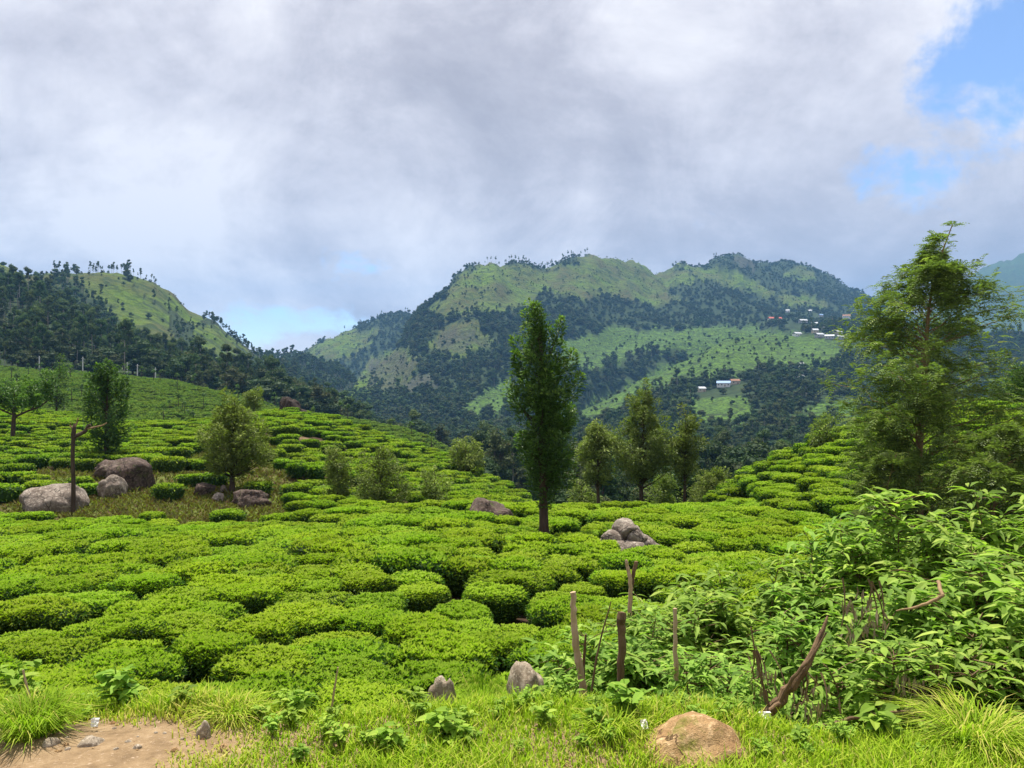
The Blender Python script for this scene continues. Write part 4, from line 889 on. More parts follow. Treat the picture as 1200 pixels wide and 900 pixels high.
# big feathery tree on the right
def fronds(g, P_, D, r, ln, npair=6, lw=.036, ll=.15, young=.15):
    n = len(P_); D = nrm(D); Sd = nrm(np.cross(D, np.array([[0, 0, 1.0]]) + .25 * rdir(n, r))); Up = np.cross(Sd, D)
    ln = np.broadcast_to(ln, (n,)); yg = (r.random(n) < young) * r.uniform(.4, 1, n)
    for k in range(npair):
        f = (k + .6) / npair; B = P_ + D * (ln * f)[:, None] + np.array([[0, 0, -1.0]]) * (ln * .45 * f * f)[:, None]; w_ = ll * (1.1 - .65 * f)
        for sg in (-1, 1):
            A = nrm(Sd * sg * .85 + D * .55 + Up * .1 - np.array([[0, 0, .25]])); leaves(g, B, A, Up + .2 * rdir(n, r), w_ * r.uniform(.8, 1.2, n), lw, yg, .15, .1, r)
def wattle(label, px, d, top, prof, nb, per, seed, tr_pts=None, fl=.42):
    r = np.random.default_rng(seed); s = d / F; p0 = ground(px, d); h = (450 - top) * s - p0.z; t = thing('feathery_tree', label, 'tree', p0)
    g = Geo(); tg = Geo(); o = np.array(p0); f = np.linspace(0, 1, 12)
    dx = np.interp(f, [0, .35, .7, 1], [0, .004, .03, .1]) * h if tr_pts is None else np.interp(f, [a for a, _ in tr_pts], [b * s for _, b in tr_pts])
    tr = np.stack([dx, .02 * h * np.sin(f * 4), f * h * .97 - .3 * (f == 0)], -1); tube(tg, tr, np.maximum(h * .0135 * (1 - f * .9), .008), 9)
    at = lambda q_: np.array([np.interp(q_, f, tr[:, k]) for k in range(3)])
    fs = [a for a, _, _ in prof]; xl = [b * s for _, b, _ in prof]; xr = [c * s for _, _, c in prof]
    FP, FD = [], []
    for i in range(nb):
        ff = r.uniform(fs[0], .86) if i > 8 else r.uniform(.84, .96); an = r.uniform(0, 6.283); ca, sa = math.cos(an), math.sin(an)
        R_ = (np.interp(ff, fs, xr) if ca > 0 else np.interp(ff, fs, xl)); R_ = R_ * abs(ca) + (np.interp(ff, fs, xr) + np.interp(ff, fs, xl)) * .5 * abs(sa)
        L_ = max(.35, R_ * r.uniform(.6, 1.05)); a = at(max(.04, ff - .35 * L_ / h)); e = at(ff) + np.array([ca * L_, sa * L_, .12 * L_])
        c = curve(a, e, (0, 0, .10 * L_), 8, .02 * L_, r); tube(tg, c, np.linspace(max(.008, .009 * L_), .003, 8), 4)
        for j in range(per):
            q_ = r.uniform(.25, 1.0) ** .8; b = np.array([np.interp(q_ * 7, range(8), c[:, k]) for k in range(3)]) + r.normal(size=3) * .10 * L_ * (1 - .4 * q_)
            FP.append(b); FD.append(np.array([ca, sa, .25]) * .8 + r.normal(size=3) * .65 + np.array([0, 0, .15]))
    for j in range(20):                                  # the whippy leader
        q_ = r.uniform(.88, 1.0); an = r.uniform(0, 6.28); FP.append(at(q_)); FD.append(np.array([math.cos(an), math.sin(an), .55]))
    FP = np.array(FP); FD = np.array(FD); fronds(g, FP, FD, r, fl * r.uniform(.7, 1.25, len(FP)))
    ob('trunk', tg.mesh('trunk', MT['barktan'], True), t); ob('crown', g.mesh('crown', MT['wattle']), t)
wattle('big feathery tree with a bare tan trunk and whippy top, behind the right shrubs', 1077, 23.0, 252,
    [(.13, 36, 110), (.3, 56, 112), (.5, 74, 106), (.64, 76, 84), (.74, 64, 62), (.82, 38, 38), (.88, 18, 20), (1, 6, 6)], 180, 46, 951, [(0, 0), (.3, 4), (.5, 10), (.75, 12), (.86, 18), (1, 36)])
wattle('low feathery tree beside the trunk of the big feathery tree', 1165, 19.5, 492, [(.1, 50, 60), (.5, 62, 70), (.8, 40, 50), (1, 10, 10)], 60, 44, 952, fl=.4)
wattle('small feathery sapling left of the big feathery tree, over the tea', 1036, 21.0, 528, [(.1, 20, 26), (.5, 24, 30), (.8, 14, 20), (1, 6, 6)], 36, 40, 953, fl=.38)

# ------------------------------------------------------------------ roadside shrubs with long drooping leaves
lf = Geo(); leaves(lf, np.zeros((1, 3)), np.array([[1.0, 0, 0]]), np.array([[0, 0, 1.0]]), 1.0, .24, np.array([.35]), .18, .22, np.random.default_rng(1), True)
LEAF1 = lf.mesh('leaf', MT['shrub'])
SHL = {}
def shrub(label, px, d, top, spread, nst, per, seed, leaf=.17, big=40, zbase=None, dx=0.0):
    r = np.random.default_rng(seed); s = d / F; p0 = ground(px, d); h = (450 - top) * s - p0.z
    t = thing('roadside_shrub', label, 'shrub', p0); g = Geo(); tg = Geo(); LP, LA = [], []
    for i in range(int(nst * 1.5)):
        an = r.uniform(0, 6.283); q_ = spread * math.sqrt(r.random()) ; hh = h * r.uniform(.55, 1.0) ** .7 * (1 - .25 * (q_ / spread) ** 2)
        e = np.array([q_ * math.cos(an) + dx, q_ * math.sin(an) * .8, hh]); c = curve((q_ * .2 * math.cos(an), q_ * .2 * math.sin(an), -.12), e, (0, 0, .12 * h), 9, .015, r)
        tube(tg, c, np.linspace(.018, .004, 9), 5, r.random())
        m = int(per * 2.5)
        for j in range(m):
            f = 1 - .62 * r.random() ** 1.5; b = np.array([np.interp(f * 8, range(9), c[:, k]) for k in range(3)])
            a2 = r.uniform(0, 6.283); LP.append(b + r.normal(size=3) * .05); LA.append([math.cos(a2), math.sin(a2), r.uniform(-.15, .55) + (f > .93) * .25])
            if j % 3 == 0:                                # side twig with its own tuft
                tw = b + np.array([math.cos(a2), math.sin(a2), r.uniform(0, .6)]) * r.uniform(.1, .24)
                tube(tg, np.array([b, (b + tw) / 2 + [0, 0, .01], tw]), [.005, .004, .003], 3, .5, False)
                for _ in range(5):
                    a3 = r.uniform(0, 6.283); LP.append(tw + r.normal(size=3) * .02); LA.append([math.cos(a3), math.sin(a3), r.uniform(-.1, .6)])
    LP = np.array(LP); LA = nrm(np.array(LA)); n = len(LP); ln = leaf * r.uniform(.6, 1.25, n)
    front = np.argsort(LP[:, 1] - .35 * LP[:, 2] + r.normal(size=n) * .12)[:big]; msk = np.ones(n, bool); msk[front] = False
    fo = None
    leaves(g, LP[msk], LA[msk], np.array([[0, 0, 1.0]]) + .35 * rdir(msk.sum(), r), ln[msk], ln[msk] * r.uniform(.23, .33, msk.sum()), (r.random(msk.sum()) < .22) * r.uniform(.3, 1, msk.sum()), .16, r.uniform(.15, .55, (msk.sum(), 1)), r, True)
    ob('stem', tg.mesh('stem', MT['deadwood'], True), t); f_ = ob('foliage', g.mesh('foliage', MT['shrub']), t, kind='stuff')
    for i in front:
        o = ob('leaf', LEAF1, t, LP[i]); A = Vector(LA[i]); o.rotation_euler = Euler((r.normal() * .3, -math.asin(A.z) + .1, math.atan2(A.y, A.x)), 'XYZ'); k = ln[i] * 1.15; o.scale = (k, k * r.uniform(.8, 1.15), k)
    return t
shrub('tallest leafy roadside shrub, below the big feathery tree at the far right', 1190, 6.2, 544, 1.0, 26, 26, 971)
shrub('bright leafy shrub crowding under the trunk of the big feathery tree', 1085, 6.6, 562, .95, 26, 26, 972)
shrub('pale green shrub on the bank with a bare brown bough poking out', 1120, 5.2, 640, .85, 24, 26, 973, .16, 50)
shrub('leafy shrub at the right bank edge above the long pale grass', 1225, 4.9, 655, .7, 20, 24, 974, .16, 50)
shrub('arching shrub between the tea hill and the withered leaf clump', 1000, 7.2, 612, .8, 20, 24, 975)
shrub('bushy low shrub over the broken dead branch', 960, 5.5, 705, .62, 18, 22, 976, .13, 50)
shrub('rounded shrub right of the forked stake, its top against the tea', 870, 7.4, 650, .95, 26, 24, 977)
shrub('leafy shrub behind the thin straight stake', 800, 7.2, 690, .75, 22, 22, 978, .15)
shrub('low spreading shrub around the forked dark stake', 735, 6.6, 712, .6, 18, 20, 979, .15)
shrub('small leafy shrub at the foot of the thin straight stake', 830, 5.4, 745, .55, 16, 20, 980, .12, 40)
shrub('low shrub between the orange roadside rock and the broken dead branch', 885, 4.9, 770, .42, 14, 20, 981, .11, 40)
shrub('low leafy shrub at the bank edge under the withered leaf clump', 1040, 4.7, 760, .55, 16, 20, 982, .12, 40)
shrub('shrub filling the bank foot below the long pale grass', 1150, 4.6, 745, .6, 18, 20, 983, .13, 40)
shrub('leafy shrub farther along the bank, beyond the long pale grass', 1420, 5.2, 620, .9, 22, 20, 984, .17, 10)
# withered hanging leaves
def withered(label, px, row, d, w_, h_, n, seed):
    r = np.random.default_rng(seed); c = px3(px, row, d); t = thing('withered_leaves', label, 'dead leaves', c); g = Geo(); tg = Geo()
    for i in range(5):
        a = r.uniform(-w_ / 2, w_ / 2); tube(tg, curve((a, r.normal() * .05, .06), (a + r.normal() * .06, r.normal() * .06, -h_ * .7), (.02, 0, 0), 5), np.linspace(.006, .003, 5), 4)
    P_ = np.column_stack([r.uniform(-w_ / 2, w_ / 2, n), r.normal(size=n) * .08, -h_ * r.random(n)]); A = nrm(np.column_stack([r.normal(size=n) * .25, r.normal(size=n) * .25, -np.ones(n)]))
    leaves(g, P_, A, rdir(n, r), .09 * r.uniform(.6, 1.3, n), .018, None, .3, .05, r); ob('stem', tg.mesh('stem', MT['deadwood']), t); ob('foliage', g.mesh('foliage', MT['drypod']), t)
withered('clump of withered grey-brown leaves hanging in the shrubs above the dead branch', 1010, 690, 5.0, .24, .36, 70, 991)
withered('curtain of dry brown leaves hanging low over the bank by the long pale grass', 1085, 790, 4.45, .34, .2, 70, 992)
withered('wisp of withered leaves in the low shrub left of the dead branch', 893, 775, 4.7, .12, .2, 30, 993)
withered('dry grey leaf cluster beside the broken dead branch', 955, 800, 4.6, .2, .16, 40, 994)

# ------------------------------------------------------------------ stakes and dead branches
def stick(name, label, cat, parts, d, mat):
    p0 = px3(*parts[0][1][0][:2], d); t = thing(name, label, cat, p0)
    for pn, pts, rad, mt in parts:
        g = Geo(); P_ = np.array([px3(a, b, d, (c[0] if c else 0)) for a, b, *c in pts]) - p0; m = 4; k = len(P_)
        tt = np.linspace(0, k - 1, (k - 1) * m + 1); Q_ = np.stack([np.interp(tt, range(k), P_[:, j]) for j in range(3)], -1); rr = np.interp(tt, range(k), rad)
        Q_[1:-1] += np.random.default_rng(len(label)).normal(size=(len(Q_) - 2, 3)) * rr[1:-1, None] * .2; rr = rr * (1 + .07 * np.random.default_rng(len(label) + 1).normal(size=len(rr)))
        tube(g, Q_, rr, 9); ob(pn, g.mesh(pn, mt, False), t)
stick('split_stake', 'pale split wooden stake leaning in two lengths in front of the tea', 'stake', [('lower_length', [(685, 900), (683, 812), (679, 775), (677, 765)], [.026, .026, .024, .02], MT['stake']), ('upper_length', [(680, 790, -.02), (674, 755, -.02), (672, 720, -.02), (671, 693, -.02)], [.02, .024, .022, .02], MT['stake']), ('side_shoot', [(684, 800, .03), (685, 770, .03), (687, 745, .03)], [.012, .01, .007], MT['deadwood'])], 5.5, None)
stick('forked_stake', 'dark cut stake with a pale forked branch above, among the shrubs', 'stake', [('post', [(728, 900), (728, 785), (729, 745), (729, 718)], [.03, .03, .031, .033], MT['deadwood']), ('pale_prong', [(739, 720, .05), (741, 690, .05), (738, 672, .05), (735, 658, .05)], [.016, .018, .015, .010], MT['stake']), ('dark_prong', [(741, 692, .05), (744, 675, .06), (747, 660, .06)], [.014, .016, .016], MT['deadwood'])], 5.8, None)
stick('thin_stake', 'thin straight upright stake with a pale cut top, between low shrubs', 'stake', [('post', [(792, 890), (792, 788), (791, 740), (791, 713)], [.017, .016, .014, .014], MT['stake'])], 5.2, None)
stick('bare_twig', 'thin dark leaning twig between the split stake and forked stake', 'twig', [('stem', [(688, 850), (697, 780), (706, 740), (716, 705)], [.008, .007, .006, .004], MT['deadwood'])], 5.4, None)
stick('broken_branch', 'thick broken brown branch slanting out of the bank under the shrubs', 'branch', [('bough', [(893, 862, .1), (912, 828, .05), (935, 795, 0), (962, 757, .05), (978, 728, .1)], [.036, .032, .026, .019, .006], MT['deadwood']), ('twig', [(912, 828), (925, 790, -.05), (945, 765, -.08), (960, 735, -.1)], [.012, .010, .008, .005], MT['deadwood']), ('twig', [(905, 840), (893, 800), (884, 760), (880, 735)], [.008, .007, .005, .004], MT['deadwood']), ('twig', [(918, 822), (897, 828, -.05), (875, 848, -.1)], [.014, .011, .008], MT['deadwood'])], 4.55, None)
stick('bare_bough', 'smooth brown bare bough reaching sideways out of the pale green shrub', 'branch', [('bough', [(1050, 716), (1072, 712), (1090, 706), (1105, 698), (1126, 694, .25)], [.004, .008, .010, .011, .012], MT['barktan'])], 4.75, None)
stick('fallen_branch', 'thin crooked branch lying low along the bank under the shrubs', 'branch', [('bough', [(935, 858), (985, 845), (1030, 836), (1075, 832)], [.013, .012, .010, .007], MT['deadwood'])], 4.4, None)

# ------------------------------------------------------------------ the verge: rock, stones, grass, weeds
def zg(x, y): return float(terrain(np.array([x]), np.array([y]))[0])
KR = []
def verge_rock(label, px, d, wpx, hpx, seed, mat, name='roadside_rock', dep=.8, rz=.3, lift=0.0):
    s = d / F; x = (px - 600) * s; sx = wpx * s / 2; hz = hpx * s
    o = ob(name, boulder_mesh(name, sx, sx * dep, hz, seed, mat, 5, .10, 4 if wpx > 50 else (3 if wpx > 9 else 2)), None, (x, d, zg(x, d) - hz * .15 + lift), label=label, category='rock' if name == 'roadside_rock' else 'stone')
    o.rotation_euler = (0, 0, rz); KR.append((x, d, sx)); return o
verge_rock('orange-brown rock half buried in the grass of the road verge', 814, 3.32, 136, 50, 61, MT['rockorange'], rz=.5)
verge_rock('small upright pale stone at the edge of the bare soil', 238, 3.42, 18, 24, 62, MT['stone'], 'stone', .6)
verge_rock('flat pale stone under the dark grass tussock', 108, 3.36, 32, 10, 63, MT['stone'], 'stone')
verge_rock('round pebble on the bare soil beside the flat pale stone', 60, 3.35, 20, 9, 64, MT['stone'], 'stone')
verge_rock('small grey pebble in the middle of the bare soil', 160, 3.3, 12, 5, 65, MT['stone'], 'stone')
verge_rock('tiny reddish pebble near the upright pale stone', 205, 3.28, 10, 5, 66, MT['rockorange'], 'stone')
verge_rock('reddish clod on the bare soil edge beside the grass', 262, 3.3, 20, 9, 67, MT['rockorange'], 'stone')
for i in range(26):
    q_ = np.random.default_rng(700 + i); a_ = q_.uniform(5, 285); d_ = q_.uniform(3.25, 3.6); s_ = q_.uniform(3, 9)
    o = verge_rock('tiny pebble scattered on the bare soil of the verge', a_, d_, s_, s_ * .45, 70 + i % 5, MT['stone' if i % 2 else 'rockorange'], 'pebble'); o['group'] = 'pebbles on the bare soil'
r = np.random.default_rng(1001)
def bare(x, y): return np.exp(-(((x + 2.0 + .12 * fbm(x * 3, y * 3, 5, 2)) / .72) ** 4)) * (1 - sstep(3.55, 3.78, y + .12 * fbm(x * 2.4, y * 2.4, 9, 3) + .10 * np.clip(x + 2.3, -.5, .5)))
n = 230000; x = r.uniform(-5.2, 5.2, n); y = r.uniform(2.6, 4.9, n)
okb = (bare(x, y) < r.uniform(.02, .75, n)) & (np.abs(x) < .72 * y + 2.4) & (r.random(n) < np.where(y > 4.4, .3, 1.0)) & (r.random(n) < np.where(np.abs(x) > .72 * y + .5, .5, 1.0))
for (kx, ky, kr) in KR[:1]: okb &= np.hypot(x - kx, y - ky) > kr * .62
okb &= pnoise(x * 1.8, y * 1.8, 14) > -.75
x = x[okb]; y = y[okb]; n = len(x); z = terrain(x, y)
hh = np.clip(.07 + .055 * pnoise(x * 1.6, y * 1.6, 15) + .022 * r.normal(size=n), .025, .2) * (1 - .5 * np.clip(bare(x, y) * 2, 0, 1)); an = r.uniform(0, 6.283, n); ln_ = hh * r.uniform(.15, .9, n)
D = np.stack([np.cos(an), np.sin(an), np.zeros(n)], -1); Sd = np.stack([-np.sin(an), np.cos(an), np.zeros(n)], -1); wd = r.uniform(.0022, .0042, n)
B = np.stack([x, y, z - .01], -1); up = np.array([[0, 0, 1.0]])
m1 = B + D * (ln_ * .25)[:, None] + up * (hh * .6)[:, None]; tp = B + D * ln_[:, None] + up * (hh * r.uniform(.75, 1.05, n))[:, None]; w3 = wd[:, None]
V = np.stack([B - Sd * w3, B + Sd * w3, m1 + Sd * w3 * .8, m1 - Sd * w3 * .8, tp], 1).reshape(-1, 3); b = np.arange(n)[:, None] * 5
dryp = np.clip(.10 + .4 * (pnoise(x * .9 + 3, y * .9, 18) > .15) * r.random(n) + .5 * np.clip(bare(x, y) * 3, 0, 1), 0, 1)
g = Geo(); g.add(V, np.concatenate([b + [0, 1, 2], b + [0, 2, 3], b + [3, 2, 4]]), np.repeat(r.random(n), 5), np.repeat((r.random(n) < dryp) * r.uniform(.3, 1, n), 5))
ob('verge_grass', g.mesh('verge_grass', MT['grass']), kind='stuff', label='short yellow-green grass covering the road verge', category='grass')
def tussock(label, px, d, hpx, wpx, n, seed, dark=0.0, mat='grass', yg=.15, curl=1.0):
    r = np.random.default_rng(seed); s = d / F; xx = (px - 600) * s; g = Geo(); h = hpx * s; w_ = wpx * s / 2
    an = r.uniform(0, 6.283, n); q_ = w_ * .35 * np.sqrt(r.random(n)); B = np.stack([q_ * np.cos(an), q_ * np.sin(an), np.full(n, -.02)], -1); out = r.uniform(.2, 1.0, n) * w_ * curl
    hh = h * r.uniform(.5, 1.0, n); an = an + r.normal(size=n) * .9; D = np.stack([np.cos(an), np.sin(an), np.zeros(n)], -1); Sd = np.stack([-np.sin(an), np.cos(an), np.zeros(n)], -1); wd = r.uniform(.0018, .0036, n)
    tv = [0, .35, .7, 1.0]; zz = [0, .62, .95, .85]; oo = [0, .22, .6, 1.0]; ww = [1, .95, .7, .05]; Vs = []
    for a, b_, c, e in zip(tv, zz, oo, ww):
        ctr = B + D * (out * c)[:, None] + up * (hh * b_)[:, None]; Vs += [ctr - Sd * (wd * e)[:, None], ctr + Sd * (wd * e)[:, None]]
    V = np.stack(Vs, 1).reshape(-1, 3); b = np.arange(n)[:, None] * 8; Fc = np.concatenate([b + k for k in ([0, 1, 3], [0, 3, 2], [2, 3, 5], [2, 5, 4], [4, 5, 7], [4, 7, 6])])
    g.add(V, Fc, np.repeat(r.random(n) * (1 - dark), 8), np.repeat((r.random(n) < yg) * r.uniform(.3, 1, n), 8))
    return ob('grass_tussock', g.mesh('grass_tussock', MT[mat]), None, (xx, d, zg(xx, d)), label=label, category='grass')
tussock('dark green grass tussock at the left end of the bare soil', 40, 3.5, 48, 150, 620, 1101, .55)
tussock('long pale arching grass clump on the verge below the right shrubs', 1145, 3.45, 48, 170, 620, 1102, .1, 'grass', .35, 1.2)
#tussock('spiky grass clump on the verge beside the orange rock', 905, 3.5, 32, 110, 220, 1103)
tussock('straw-tinted grass clump at the crest of the verge beside the bare soil', 270, 3.65, 22, 110, 300, 1104, 0, 'grass', .5)
#tussock('green grass clump growing in the middle of the verge', 430, 3.5, 22, 100, 260, 1105)
#tussock('loose grass clump near the small pale boulders of the bank', 560, 3.5, 20, 100, 240, 1106)
tussock('grass clump drooping over the left of the orange rock', 715, 3.45, 30, 100, 200, 1107)
tussock('round tuft of fine grass between the two small pale boulders', 566, 5.3, 56, 74, 620, 1108, .6)
def weed(seed, n, leaf, h, wd=.5):
    r = np.random.default_rng(seed); g = Geo(); tg = Geo()
    P_, A = [], []
    for i in range(n):
        an = r.uniform(0, 6.28); e = np.array([math.cos(an) * h * .6 * r.random(), math.sin(an) * h * .6 * r.random(), h * r.uniform(.5, 1)]); c = curve((0, 0, -.02), e, (0, 0, .02), 5); tube(tg, c, np.linspace(.004, .0018, 5), 4)
        for j in range(7):
            f = r.uniform(.35, 1); P_.append([np.interp(f * 4, range(5), c[:, k]) for k in range(3)]); a2 = r.uniform(0, 6.28); A.append([math.cos(a2), math.sin(a2), r.uniform(-.1, .6)])
    P_ = np.array(P_); m = len(P_); s = leaf * r.uniform(.55, 1.2, m)
    leaves(g, P_, np.array(A), np.array([[0, 0, 1.0]]) + .25 * rdir(m, r), s, s * wd, (r.random(m) < .2) * .6, .12, .25, r, True)
    return g.mesh('foliage', MT['weed']), tg.mesh('stem', MT['weed'])
WD = [weed(1200, 9, .075, .16), weed(1201, 7, .055, .12), weed(1202, 12, .05, .20, .42), weed(1203, 8, .09, .17, .55), weed(1204, 10, .04, .10)]
def plant(label, px, d, v, sc, group=None):
    xx = (px - 600) / F * d; t = thing('weed_plant', label, 'weed', (xx, d, zg(xx, d)), group, random.uniform(0, 6.28), sc); ob('foliage', WD[v][0], t); ob('stem', WD[v][1], t)
plant('broad-leaved weed growing behind the bare soil, beside the dark tussock', 140, 3.85, 3, 1.2)
plant('spindly weed standing alone against the dark soil gap under the tea', 205, 4.15, 1, 1.0)
plant('leafy weed poking up at the left end of the verge behind the dark tussock', 20, 4.1, 0, 1.35)
plant('tall weed with a pale bud in front of the tea, beside the dry stalk', 408, 4.3, 2, 1.0)
plant('broad pale-leaved weed in the grass right of the orange rock', 1035, 3.5, 3, 1.0)
plant('light green broad weed at the bottom of the middle verge', 520, 3.4, 3, .9)
plant('leafy weed covering the left shoulder of the orange rock', 735, 3.62, 0, 1.15)
plant('weed clump hanging at the verge crest below the split stake', 668, 3.95, 2, 1.0)
r = np.random.default_rng(1301)
for i in range(230):
    px = r.uniform(-20, 1220); d = r.uniform(3.25, 4.5); xx = (px - 600) / F * d
    if bare(np.array([xx]), np.array([d]))[0] > .15 or math.hypot(xx - KR[0][0], d - KR[0][1]) < KR[0][2] * .8: continue
    plant('small leafy weed growing through the short verge grass', px, d, int(r.integers(0, 5)), r.uniform(.35, .75), 'small weeds in the verge grass')
stick('dry_stalk', 'straight straw-coloured dry stalk standing in the verge before the tea', 'stalk', [('stem', [(385, 850), (391, 815), (396, 782)], [.006, .006, .004], MT['stake'])], 4.2, None)
stick('dry_seed_stalk', 'withered tan seed stalk standing in the dark grass tussock', 'stalk', [('stem', [(40, 850), (34, 815), (27, 785)], [.006, .007, .004], MT['stake'])], 3.7, None)
MT['paper'] = plain('litter_paper', (0.75, 0.74, 0.70), 0.7, .1, 30)
def scrap(label, px, d, wpx, hpx, seed, lift=.02):
    r = np.random.default_rng(seed); k = 6; s = d / F; w_ = wpx * s; h_ = hpx * s; xx = (px - 600) * s
    u = np.linspace(-.5, .5, k); X, Y = np.meshgrid(u, u); Zc = r.normal(size=X.shape) * .16
    V = np.stack([X * w_, Zc * w_, (Y + .5) * h_], -1).reshape(-1, 3); V2 = V + np.array([0, .0015, 0]); q_ = (np.arange(k - 1)[:, None] * k + np.arange(k - 1)[None]).ravel(); Fc = np.stack([q_, q_ + 1, q_ + k + 1, q_ + k], 1)
    o = ob('litter_scrap', mk('litter_scrap', np.concatenate([V, V2]), np.concatenate([Fc, Fc[:, ::-1] + k * k]), MT['paper']), None, (xx, d, zg(xx, d) + lift), label=label, category='litter'); o.rotation_euler = (-.5, 0, r.uniform(-.5, .5))
scrap('crumpled white scrap of litter on the soil under the broad-leaved weed', 110, 3.5, 8, 10, 1)
scrap('white crumpled litter lying in grass below the broken dead branch', 897, 3.7, 14, 9, 2, .05)
scrap('small white scrap beside the left edge of the orange rock', 756, 3.4, 8, 11, 3, .05)
# rough growth among the boulders, on the brown patch
r = np.random.default_rng(1401); n = 11000; d = r.uniform(31.5, 57, n); px = r.uniform(-10, 390, n); x = (px - 600) / F * d; k = dry_mask(x, d) > r.uniform(.2, .9, n); x = x[k]; y = d[k]; n = len(x); z = terrain(x, y)
g = Geo(); h_ = r.uniform(.15, .42, n)
for j in range(3):
    an = r.uniform(0, 6.28, n); A = np.stack([np.cos(an) * .6, np.sin(an) * .6, np.full(n, .8)], -1); leaves(g, np.stack([x + r.normal(size=n) * .1, y + r.normal(size=n) * .1, z - .03], -1), A, rdir(n, r), h_ * r.uniform(.7, 1.2, n), .09, (r.random(n) < .3 * (y < 46)) * r.uniform(.3, 1, n), .2, .1, r)
ob('rough_grass', g.mesh('rough_grass', MT['drygrass']), kind='stuff', label='dry brown and yellow rough grass around the boulders', category='grass')

# ------------------------------------------------------------------ hillside houses and posts
HM = {'white': plain('whitewash', (0.72, 0.71, 0.68), .8), 'cream': plain('cream_wash', (0.55, 0.47, 0.36), .8), 'grey': plain('grey_wall', (0.40, 0.40, 0.40), .8), 'red': plain('red_roof', (0.40, 0.09, 0.06), .8, .25), 'blue': plain('blue_roof', (0.20, 0.32, 0.55), .6), 'tin': plain('tin_roof', (0.45, 0.47, 0.50), .5, .25), 'brown': plain('brown_roof', (0.24, 0.12, 0.07), .8), 'dark': plain('window_glass', (0.04, 0.045, 0.05), .3)}
def box(c, s_):
    V = np.array([[i, j, k] for i in (-.5, .5) for j in (-.5, .5) for k in (-.5, .5)]) * s_ + np.asarray(c)
    return V, [[0, 1, 3, 2], [4, 6, 7, 5], [0, 4, 5, 1], [2, 3, 7, 6], [0, 2, 6, 4], [1, 5, 7, 3]]
def house(label, px, row, w_, dp, h, wall, roof, flat=False, group=None, rz=0.0, storeys=1):
    p = hit(px, row, 600, 2600); t = thing('house', label, 'house', p, group, rz)
    V, Fc = box((0, 0, h / 2 - .5), (w_, dp, h + 1)); wl = ob('wall', mk('wall', V, Fc, HM[wall]), t)
    e = .5
    if flat: V, Fc = box((0, 0, h + .15), (w_ + e, dp + e, .3))
    else:
        a, b, k = w_ / 2 + e, dp / 2 + e, dp * .32
        V = [(-a, -b, h), (a, -b, h), (a, b, h), (-a, b, h), (-a, 0, h + k), (a, 0, h + k), (-a, -b, h + .25), (a, -b, h + .25), (a, b, h + .25), (-a, b, h + .25), (-a, 0, h + k + .25), (a, 0, h + k + .25)]
        Fc = [[6, 7, 11, 10], [8, 9, 10, 11], [0, 1, 7, 6], [2, 3, 9, 8], [0, 4, 5, 1], [3, 2, 5, 4], [0, 6, 10, 4], [4, 10, 9, 3], [1, 5, 11, 7], [5, 2, 8, 11]]
    ob('roof', mk('roof', V, Fc, HM[roof]), t)
    nw = max(2, int(w_ / 3.2)); hs = h / storeys
    for sN in range(storeys):
        for i in range(nw):
            xx = (i + .5) / nw * w_ - w_ / 2
            if i == nw // 2 and sN == 0: V, Fc = box((xx, -dp / 2 - .02, 1.0), (1.0, .1, 2.0)); ob('door', mk('door', V, Fc, HM['brown']), t)
            else: V, Fc = box((xx, -dp / 2 - .02, hs * sN + hs * .55), (1.3, .1, 1.2)); ob('window', mk('window', V, Fc, HM['dark']), t)
G_ = 'small houses of the hillside village'
house('long white house with a red gabled roof above the tea slope', 908, 377, 26, 10, 6.0, 'white', 'red', rz=.1)
house('tall white house with a dark pitched roof beside the feathery tree crown', 992, 376, 15, 10, 8.5, 'white', 'brown', storeys=2, rz=-.3)
house('low long house with a pale tin roof, centre of the hillside village', 941, 378, 15, 8, 3.6, 'grey', 'tin', rz=.2)
house('white house below the pale tin roof in the hillside village', 954, 382, 12, 8, 4.5, 'white', 'tin', rz=-.2)
house('small house with a bright blue roof at the top of the village', 962, 372, 8, 6, 5.0, 'grey', 'blue', rz=.1)
house('blue-roofed house in the trees under the tea spur', 848, 453, 13, 7, 3.4, 'white', 'blue', rz=-.35)
house('small cream house left of the blue-roofed house in the trees', 821, 459, 9, 6, 3.0, 'cream', 'tin', rz=.3)
house('small brown-roofed house right of the blue-roofed house', 861, 450, 9, 6, 3.0, 'cream', 'brown', rz=.1)
house('lone white hut at the lower edge of the tea slope', 938, 430, 7, 5, 3.0, 'white', 'tin', rz=.3)
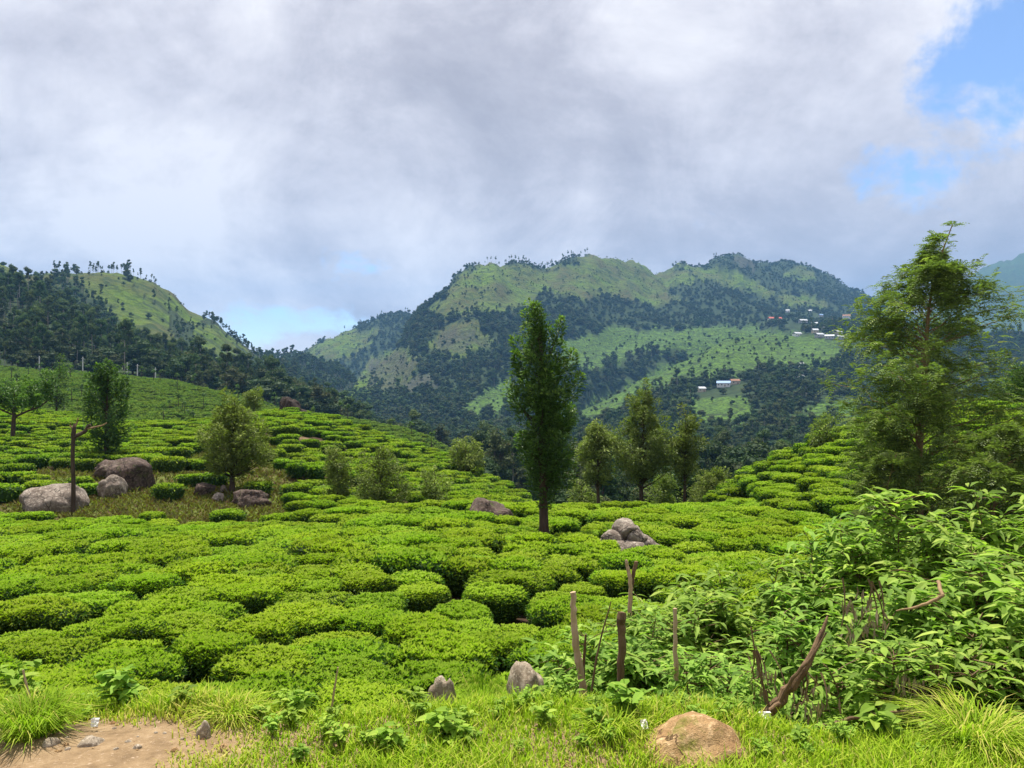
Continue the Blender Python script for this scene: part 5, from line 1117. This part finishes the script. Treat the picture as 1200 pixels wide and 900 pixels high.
house('low pale shed in the trees below the lone white hut', 935, 445, 12, 6, 2.8, 'white', 'tin', rz=.1)
for i, (a, b, w_, ro, wl) in enumerate([(923, 366, 8, 'tin', 'white'), (949, 366, 8, 'tin', 'white'), (934, 394, 12, 'tin', 'white'), (960, 395, 11, 'tin', 'grey'), (972, 397, 12, 'tin', 'grey'), (968, 388, 9, 'tin', 'grey'), (982, 392, 10, 'tin', 'cream'), (976, 383, 8, 'brown', 'cream'), (985, 398, 8, 'tin', 'grey'), (955, 390, 8, 'tin', 'cream'), (978, 377, 8, 'red', 'cream')]):
    house('small tin-roofed house crowded into the hillside village' if ro == 'tin' else ('small brown-roofed cream house in the village beside the tall white house' if ro == 'brown' else 'small cream house with a red roof next to the tall white house'), a, b, w_, 7, 3.4, wl, ro, group=G_ if ro == 'tin' else None, rz=random.uniform(-.5, .5))
MT['post'] = plain('concrete_post', (0.55, 0.55, 0.53), .8)
for i, a in enumerate((46, 97, 149, 161, 182)):
    p = ground(a, 285.0); g = Geo(); tube(g, np.array([[0, 0, -.5], [0, 0, 3], [.02, 0, 6.2]]), [.22, .2, .16], 6); V, Fc = box((0, 0, 5.6), (1.2, .12, .12)); g.add(V, Fc, .5)
    ob('utility_post', g.mesh('utility_post', MT['post']), None, p, label='pale utility post along the foot of the left mountain wood', category='post', group='utility posts below the left mountain')

# ------------------------------------------------------------------ haze over the whole valley
def haze():
    m, t, o = newmat('haze_air'); v = node(t, 'ShaderNodeVolumePrincipled'); v.inputs['Density'].default_value = HAZE; v.inputs['Color'].default_value = (.24, .54, 1.0, 1); v.inputs['Anisotropy'].default_value = 0.0
    t.links.new(v.outputs[0], o.inputs['Volume'])
    x1 = float(np.abs(GX).max()) + 60; y1 = float(GY.max()) + 60; z0 = float(GZ.min()) - 1.0; z1 = float(GZ.max()) + 30
    V, Fc = box((0, (y1 - 200) / 2, (z0 + z1) / 2), (2 * x1, y1 + 200, z1 - z0)); ob('haze', mk('haze', V, Fc, m), kind='stuff', label='thin blue haze over the valley', category='haze')
HAZE = 0.00011
haze()
